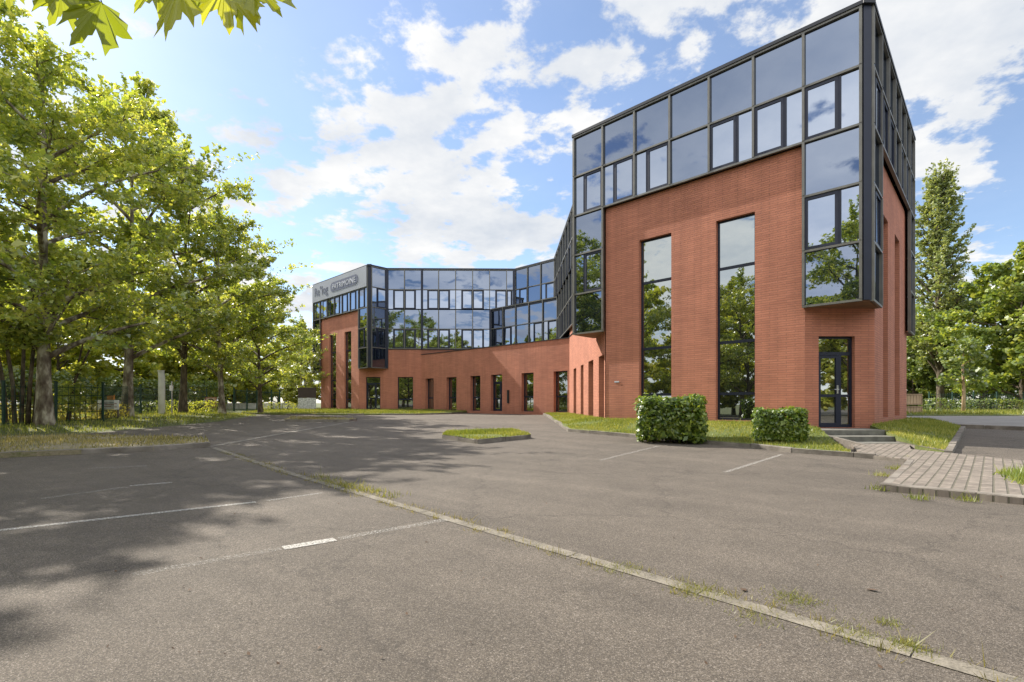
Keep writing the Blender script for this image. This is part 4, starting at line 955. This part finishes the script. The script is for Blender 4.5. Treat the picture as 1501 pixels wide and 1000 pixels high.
# saplings
sm = MB(); sm.tube([(0, 0, -.1), (.03, 0, 1.5), (.0, .05, 3.2), (.05, 0, 4.2)], [.11, .09, .05, .015], 7)
for k in range(7):
    a = k*2.4; sm.tube([(0, 0, 1.6+k*.3), (.9*math.cos(a), .9*math.sin(a), 2.2+k*.33)], [.03, .008], 4)
V, kk = leaf_cloud([(.75*math.cos(k*2.4), .75*math.sin(k*2.4), 1.9+k*.33) for k in range(9)]+[(0, 0, 4.2)], [.62]*10, 170, .16, 99, 5)
sap = (sm.mesh('sapling_trunk', True), np_mesh('sapling_crown', V, kk))
place('sapling', sap, (WOODB, LEAF_DARK), at(1412, 31), 1, 0, 'young tree with pale bare stem on the grass right of the dark hedge', 'tree')
# trees behind the viewpoint, mirrored in the facades
for i, (x, y, sc) in enumerate(((-14, -3.5, 1.2), (-19, 2.5, 1.0), (-12, -20, 1.15), (-4, -24, 1.05), (4.5, -26, 1.1), (-20, -19, 1.2), (14, -25, 1.1))):
    place('street_tree', (pm2, pm3)[i % 2], (BARK, LEAF_PLANE), (x, y, 0), sc, i*1.1, ['leafy tree across the parking lot, mirrored in the windows', 'leafy tree left of the parking lot, mirrored in the corner glass', 'tree in the row behind the parking lot, mirrored over the far entrance',
          'tree in the row behind the parking lot, mirrored in the middle of the far facade', 'tree in the row behind the parking lot, mirrored near the inner corner', 'tall tree at the end of the row behind the parking lot', 'tree at the right end of the row behind the parking lot'][i], 'tree', 'trees around the near side of the parking lot')

for i, (x, y, sc) in enumerate(((-30, -2, 1.1), (-27, -13, 1.2), (-34, 9, 1.2), (-19, -27, 1.2), (-11, -31, 1.3), (-3, -33, 1.25), (5, -34, 1.3), (13, -33, 1.2), (22, -30, 1.3), (-28, -24, 1.3), (-24, 4, .8), (-20, -7, 1.0), (-10.5, -9.5, .8), (30, -13, 1.1), (38, -20, 1.2), (27, -23, 1.1), (46, -12, 1.2), (36, -8, .9), (-40, 27, 1.0), (-33, 49, 1.15), (-30, 56, 1.2), (-40, 44, 1.2))):
    place('dense_tree', bgm[i % 2], (BARKD, LEAF_BG), (x, y, -.1), sc, i*1.3, 'dense tree beyond the near end of the parking lot, seen only mirrored in the windows', 'tree', 'dense trees behind the viewpoint')
# overhanging branch with big leaves, close to the viewpoint
def big_leaf_verts(c, tip, nrm, size, r):
    """lobed plane leaf: c base (stalk), tip direction, normal"""
    tip = tip.normalized(); nrm = (nrm-tip*nrm.dot(tip)).normalized(); sd = tip.cross(nrm)
    half = [(0, 1.12), (.07, .95), (.12, .90), (.13, .70), (.22, .66), (.22, .52), (.42, .66), (.62, .86), (.60, .66), (.70, .51), (.60, .48), (.52, .34), (.66, .32), (.86, .22), (.66, .14), (.60, .02), (.36, .02), (.30, -.10), (.14, -.04)]
    pts = [(0, 0)]+[(x, y) for x, y in half[::-1]]+[(-x, y) for x, y in half[1:]]
    out = []
    for x, y in pts:
        w = -.16*abs(x)-.10*y*y+.03*math.sin(9*x+5*y+r); out.append(c+sd*x*size*.62+tip*y*size*.75+nrm*w*size)
    return out
ov = empty('overhanging_tree', (-3.6, -1.4, 0)); tag(ov, 'plane branch with large yellow-green leaves hanging into the top left of the view', 'tree')
ovl = Vector((-3.6, -1.4, 0)); mt = MB()
knot = Vector((-1.75, 1.62, 2.85))
mt.tube([Vector((0, 0, -.3)), Vector((0, 0, .4)), Vector((.05, .05, 2.2)), Vector((.1, 0, 4.0)), Vector((-.1, -.1, 6.5))], [.26, .19, .16, .12, .03], 10)
mt.build('trunk', BARK, ov, True)
br = MB(); J = Vector((.06, .05, 2.6))
br.tube([J, Vector((.9, 1.3, 3.25)), Vector((1.75, 2.6, 3.1)), Vector((2.4, 2.98, 2.84))], [.07, .05, .025, .012], 7)
tw0 = Vector((1.75, 2.6, 3.1)); tips = []
def scr(px, py, Y): r = ray(px, py); return Vector(r*Y)+Vector((0, 0, CAMH))-ovl
specs = [(112, -14, 1.70, 195, 20, 0), (150, 6, 1.66, 118, 92, 25), (262, -22, 1.6, 100, 106, -20), (228, -30, 1.75, 115, 70, 30), (330, -22, 1.72, 80, 92, 15), (352, -16, 1.85, 62, 80, -25), (372, -26, 1.7, 48, 84, 20),
         (196, -40, 1.9, 82, 42, 0), (90, -8, 1.8, 100, 62, 40), (12, -22, 2.2, 80, 48, 0), (310, -40, 2.0, 105, 80, 35), (60, -46, 1.9, 80, 60, 20)]
lf = MB()
for i, (px, py, Y, ang, sz, tw) in enumerate(specs):
    c = scr(px, py, Y); sc_ = Y/FPX
    right = Vector((1, 0, 0)); up = Vector((0, 0, 1)); a = R(ang)
    tip = right*math.cos(a)-up*math.sin(a)+Vector((0, -.25, 0)); nm = Vector((math.sin(R(tw)), -1, .35))
    if i == 0: tip = Vector((1, -.2, -1)).normalized()
    V = big_leaf_verts(c, tip, nm, sz*sc_*1.04, i*1.7); b0 = len(lf.v); lf.v += [tuple(v) for v in V]
    for k in range(1, len(V)-1): lf.f.append([b0, b0+k, b0+k+1]); lf.uv += [(0, 0)]*3
    src = Vector((1.9+.35*math.sin(i), 2.72, 3.06)) if px < 260 else Vector((2.4, 2.98, 2.84))
    br.tube([src, c.lerp(src, .4)+Vector((0, 0, .06)), c], [.006, .004, .002], 4)
lf.build('large_leaves', BIGLEAF, ov); br.build('branch', BARKD, ov, True)
V, kk = leaf_cloud([(random.uniform(-1.5, 1.0), random.uniform(-2.2, .4), random.uniform(3.6, 7)) for _ in range(34)], [.7]*34, 120, .16, 88, 6)
link('crown', np_mesh('overhang_crown', V, kk), LEAF_PLANE, ov)

# ------------------------------------------------------------ shrubs and hedges
def box_foliage(w, d, h, n, size, seed, rnd=.13, z0_=.05):
    r = np.random.default_rng(seed); p = r.uniform(-.5, .5, (n*4, 3)); q = np.abs(p*2); k = q.max(1) > .62; p = p[k][:n]
    p += p*0; s_ = 1-rnd*np.clip((np.abs(p[:, 0]*2)**6+np.abs(p[:, 1]*2)**6+np.abs(p[:, 2]*2)**6-1), 0, 1)[:, None]; p = p*s_
    lump = 1+.07*np.sin(p[:, 0]*9+seed)+.06*np.sin(p[:, 1]*11+p[:, 2]*8)+.04*np.sin(p[:, 0]*23+p[:, 1]*17)
    P = p*lump[:, None]*np.array([w, d, h])*(1+np.abs(r.normal(0, .055, len(p))))[:, None]; P[:, 2] += h/2+z0_
    nn = p/np.linalg.norm(p, axis=1)[:, None]*1.0+r.normal(0, .75, p.shape); nn[:, 2] += .45; nn /= np.linalg.norm(nn, axis=1)[:, None]
    a = r.normal(0, 1, p.shape); a[:, 2] += .5; a -= nn*(a*nn).sum(1)[:, None]; a /= np.linalg.norm(a, axis=1)[:, None]; b = np.cross(nn, a); sz = size*r.lognormal(0, .25, len(p))[:, None]
    V = np.stack([P+a*sz*u+b*sz*v+nn*sz*w_ for u, v, w_ in ((-.5, 0, 0), (0, -.30, .05), (.6, 0, -.06), (0, .30, .05))], 1)
    return V.reshape(-1, 3), 4
def shrub(name, loc, w, d, h, rz, n, size, mt, label, cat, seed, group=None, core=.72):
    e = empty(name, loc, rz); V, k = box_foliage(w, d, h, n, size, seed); link('foliage', np_mesh(name+'_foliage', V, k), mt, e)
    m = MB(); rr = random.Random(seed)
    for i in range(max(5, int(w*6))):
        x, y = rr.uniform(-.38, .38)*w, rr.uniform(-.3, .3)*d
        m.tube([(x*.8, y*.8, -.1), (x, y, h*.5), (x*1.15, y*1.15, h*.92)], [.018, .014, .006], 5)
    m.build('stems', BARKD, e)
    return tag(e, label, cat, group)
def zf_(x, y): return float(z_front(np.array([x]), np.array([y]))[0])
b1 = (3.95, 13.9); pB = ray(984, 591); Yb = 13.0; b1 = (pB[0]*Yb, pB[1]*Yb)
shrub('laurel_shrub', (b1[0], b1[1], zf_(*b1)-.05), 1.50, 1.08, 1.04, R(-18), 8000, .10, LEAF_LAUREL, 'larger clipped laurel shrub before the left tall window', 'shrub', 5)
pB = ray(1145, 591); Yb = 11.9; b2 = (pB[0]*Yb, pB[1]*Yb)
shrub('laurel_shrub', (b2[0], b2[1], zf_(*b2)-.04), 1.04, .72, .72, R(-25), 8000, .07, LEAF_LAUREL, 'smaller clipped shrub near the entrance steps', 'shrub', 6)
def hedge(pa, pb, h, d, mt, label, seed, dens=380, size=.10, name='hedge', cat='hedge'):
    a, b = Vector(pa), Vector(pb); L = (b-a).xy.length; c = (a+b)/2
    return shrub(name, (c.x, c.y, min(a.z, b.z)-.05), L, d, h, math.atan2(b.y-a.y, b.x-a.x), int(dens*L), size, mt, label, cat, seed)
hedge(at(-60, 18.5), at(60, 20.5), .75, .9, LEAF_HEDGE, 'yellowish low hedge behind the stems at the left edge', 21, 420)
hedge(at(84, 19.8), at(178, 22.5), .72, .8, LEAF_HEDGE, 'yellow-green low hedge below the white notice board', 22, 420)
hedge(at(190, 25.5), at(236, 27.5), .70, .9, LEAF_DARK, 'dark low hedge left of the white pillar', 23, 300)
hedge(at(246, 29), at(316, 33), .75, .9, LEAF_BG, 'green low hedge right of the white pillar', 24, 300)
hedge(at(388, 38), at(434, 38), .8, .9, LEAF_BG, 'low green hedge left of the banner board', 25, 260)
hedge(at(1352, 33), at(1394, 33), 1.05, 1.0, LEAF_DARK, 'dark clipped hedge beside the pale boards', 26, 320, .13)
hedge(at(1398, 36), at(1520, 36), 1.0, 1.0, LEAF_DARK, 'loose dark hedge along the right boundary fence', 27, 260, .13)
hedge(at(-40, 30), at(130, 33), 2.6, 1.6, LEAF_DARK, 'tall dark hedge behind the left fence', 28, 520, .22)
hedge(at(150, 35), at(320, 42), 2.3, 1.6, LEAF_DARK, 'tall dark hedge behind the white pillar and signs', 29, 500, .22)

hedge(at(1310, 52), at(1600, 50), 5.0, 2.5, LEAF_DARK, 'tall dark hedge closing the view behind the right trees', 30, 900, .30)
# ------------------------------------------------------------ fences
def fence(name, pts, h, label, mt=GREENM, zoff=0.0, pr=.035):
    e = empty(name, pts[0]); o = Vector(pts[0]); m = MB()
    for a, b in zip(pts[:-1], pts[1:]):
        a, b = Vector(a)-o, Vector(b)-o; L = (b-a).xy.length; n = int(L/.16)
        for i in range(1, n):
            p = a.lerp(b, i/n); m.box(p+Vector((-.006, -.006, .05)), (.012, 0, 0), (0, .012, 0), (0, 0, h-.1))
        for z in np.arange(.08, h, .32):
            m.tube([a+Vector((0, 0, z)), b+Vector((0, 0, z))], .011, 4, cap=False)
    m.build('mesh_panel', mt, e)
    for p in pts:
        p = Vector(p)-o; q = MB(); q.box(p+Vector((-pr, -pr, -.2)), (2*pr, 0, 0), (0, 2*pr, 0), (0, 0, h+.25)); q.box(p+Vector((-pr-.01, -pr-.01, h+.05)), (2*pr+.02, 0, 0), (0, 2*pr+.02, 0), (0, 0, .03)); q.build('post', mt, e)
    return tag(e, label, 'fence')
fence('mesh_fence', [at(x, y) for x, y in ((-70, 15.8), (5, 17.2), (82, 18.8), (151, 20.0), (206, 25.5), (250, 30), (303, 34.5))], 1.5, 'green steel mesh fence behind the row of plane trees')
fence('mesh_fence', [at(x, 37) for x in (1362, 1396, 1427, 1461, 1500, 1545)], 1.5, 'green mesh fence under the trees at the right edge')
# gate
ga = [at(x, y) for x, y in ((343, 37), (362, 37.5), (377, 38), (398, 38.5), (410, 38.5))]
ge = empty('entrance_gate', ga[0]); m = MB(); o = ga[0]
for a, b in zip(ga[:-1], ga[1:]):
    a, b = a-o, b-o
    for z in (.15, 1.55): m.tube([a+Vector((0, 0, z)), b+Vector((0, 0, z))], .025, 6)
    n = 9
    for i in range(1, n): p = a.lerp(b, i/n); m.tube([p+Vector((0, 0, .15)), p+Vector((0, 0, 1.55))], .012, 4, cap=False)
m.build('bar_panel', GREENM, ge)
for p in ga:
    q = MB(); q.tube([p-o+Vector((0, 0, -.1)), p-o+Vector((0, 0, 1.75))], .06, 8); q.build('post', GREENM, ge)
tag(ge, 'dark green barred vehicle gate at the far end of the drive', 'gate')
m = MB(); a, b = at(330, 52), at(440, 52); fr_ = Fr(a.xy, b.xy); fr_.box(m, 0, fr_.L, -.2, 0, .3, 1.15); mm = m.build('garden_wall', WHITEP); tag(mm, 'low pale wall seen beyond the gate', 'wall')

# ------------------------------------------------------------ signs and small things
def sign_board(name, px, Y, wpx, ybot, ytop, mt, label, posts=2, extra=None, frame=None):
    p = at(px, Y); e = empty(name, p, -.0); k = Y/FPX; w = wpx*k; zb_ = CAMH+(591-ybot)*k-p.z; zt_ = CAMH+(591-ytop)*k-p.z
    m = MB(); m.box((-w/2, 0, zb_), (w, 0, 0), (0, .04, 0), (0, 0, zt_-zb_)); m.build('board', mt, e)
    if frame:
        m = MB(); t = .035
        for q in ((-w/2-t, zb_-t, w+2*t, t), (-w/2-t, zt_, w+2*t, t), (-w/2-t, zb_, t, zt_-zb_), (w/2, zb_, t, zt_-zb_)): m.box((q[0], -.01, q[1]), (q[2], 0, 0), (0, .06, 0), (0, 0, q[3]))
        m.build('frame', frame, e)
    for s_ in ((-1, 1) if posts == 2 else (0,)):
        m = MB(); m.box((s_*w*.42-.03, .042, -.2), (.06, 0, 0), (0, .06, 0), (0, 0, zt_+.2)); m.build('post', BARKD, e)
    tag(e, label, 'sign'); return e, w, zb_, zt_
e, w, a, b = sign_board('notice_board', 158, 21.3, 31, 600.5, 586.5, WHITEP, 'white notice board with an orange plate above it, behind the hedge')
m = MB(); m.box((-.02, -.012, b+.01), (w*.33, 0, 0), (0, .04, 0), (0, 0, .2)); m.build('orange_plate', ORANGEP, e)
m = MB()
for i, (x, z, l) in enumerate(((-.3, .27, .5), (-.36, .20, .62), (-.3, .12, .45), (.28, .24, .10), (.28, .10, .10))): m.box((x, -.006, a+z), (l, 0, 0), (0, .005, 0), (0, 0, .025))
m.build('faded_stripes', REDP, e)
e, w, a, b = sign_board('warning_sign', 309, 33, 14, 597, 583, plain('pinkish_board', (.50, .36, .33), .6), 'small square pinkish sign with a dark ring by the gate', frame=REDP)
m = MB(); ring = []; R1, R2, zc_ = w*.40, w*.28, (a+b)/2
for k in range(24):
    t0_, t1_ = 2*math.pi*k/24, 2*math.pi*(k+1)/24
    m.face([(R1*math.cos(t0_), -.006, zc_+R1*math.sin(t0_)), (R1*math.cos(t1_), -.006, zc_+R1*math.sin(t1_)), (R2*math.cos(t1_), -.006, zc_+R2*math.sin(t1_)), (R2*math.cos(t0_), -.006, zc_+R2*math.sin(t0_))])
m.build('ring', BROWNP, e)
m = MB(); m.box((-w*.4, -.002, a-.26), (w*.8, 0, 0), (0, .03, 0), (0, 0, .16)); m.build('lower_plate', WHITEP, e)
e, w, a, b = sign_board('banner_board', 450, 41, 26, 600, 583.5, plain('weathered_white_banner', (.5, .5, .49), .7, 0, .5, 9), 'white banner under a dark brown panel, left of the far brick block')
m = MB(); m.box((-w/2, -.01, b+.01), (w, 0, 0), (0, .06, 0), (0, 0, .86)); m.build('upper_panel', BROWNP, e)
# white pillar, thin pole
e = empty('white_pillar', at(237, 26)); m = MB(); m.tube([(0, 0, -.2), (0, 0, 2.0), (-.03, 0, 2.25)], [.16, .155, .14], 16); m.build('shaft', WHITEP, e, True)
m = MB(); m.tube([(-.03, 0, 2.25), (-.03, 0, 2.31)], [.165, .165], 16); m.build('cap', WHITEP, e); tag(e, 'thick white painted pillar on the grass bank', 'pillar')
e = empty('sign_post', at(252, 26.5)); m = MB(); m.tube([(0, 0, -.2), (0, 0, 1.75)], .032, 8); m.build('pole', STEEL, e)
m = MB(); m.box((-.1, -.045, 1.25), (.2, 0, 0), (0, .012, 0), (0, 0, .28)); m.build('plate', STEEL, e); tag(e, 'thin grey metal post just right of the white pillar', 'post')
# pale boarded planters at the right side of the building
for i, (zb_, zt_) in enumerate(((577.5, 593.5), (595.5, 612.5))):
    Y = 29.0; k = Y/FPX; x0 = ray(1322, 591)*Y; wz = 30*k; z1, z2 = CAMH+(591-zt_)*k, CAMH+(591-zb_)*k
    e = empty('storage_crate', (x0[0], x0[1], z2)); hgt = z1-z2
    hgt = abs(hgt); base = min(z1, z2); e.location.z = CAMH+(591-zt_)*k if False else (CAMH+(591-max(zb_, zt_))*k)
    m = MB(); n = 7
    for j in range(n): m.box((j*wz/n+.01, 0, .03), (wz/n-.02, 0, 0), (0, .03, 0), (0, 0, hgt-.06))
    m.box((0, .03, 0), (wz, 0, 0), (0, .9, 0), (0, 0, hgt-.02)); m.build('boards', WOODB, e)
    m = MB()
    for z in (0, hgt-.07): m.box((-.01, -.03, z), (wz+.02, 0, 0), (0, .03, 0), (0, 0, .07))
    m.box((wz-.06, -.028, .07), (.06, 0, 0), (0, .028, 0), (0, 0, hgt-.14)); m.build('rail', plain('board_rail', (.30, .21, .13), .8) if i == 0 else MATS['board_rail'], e)
    tag(e, ('upper pale wooden crate stacked beside the building', 'lower pale wooden crate standing on the ground beside the building')[i], 'crate', 'stacked wooden crates')
m = MB(); u, z = F.px(903, 560, inset=ins); F.box(m, u-.06, u+.14, -ins+.001, -ins+.02, z-.02, z+.03); m.build('small_plate', SIGNL, bld)
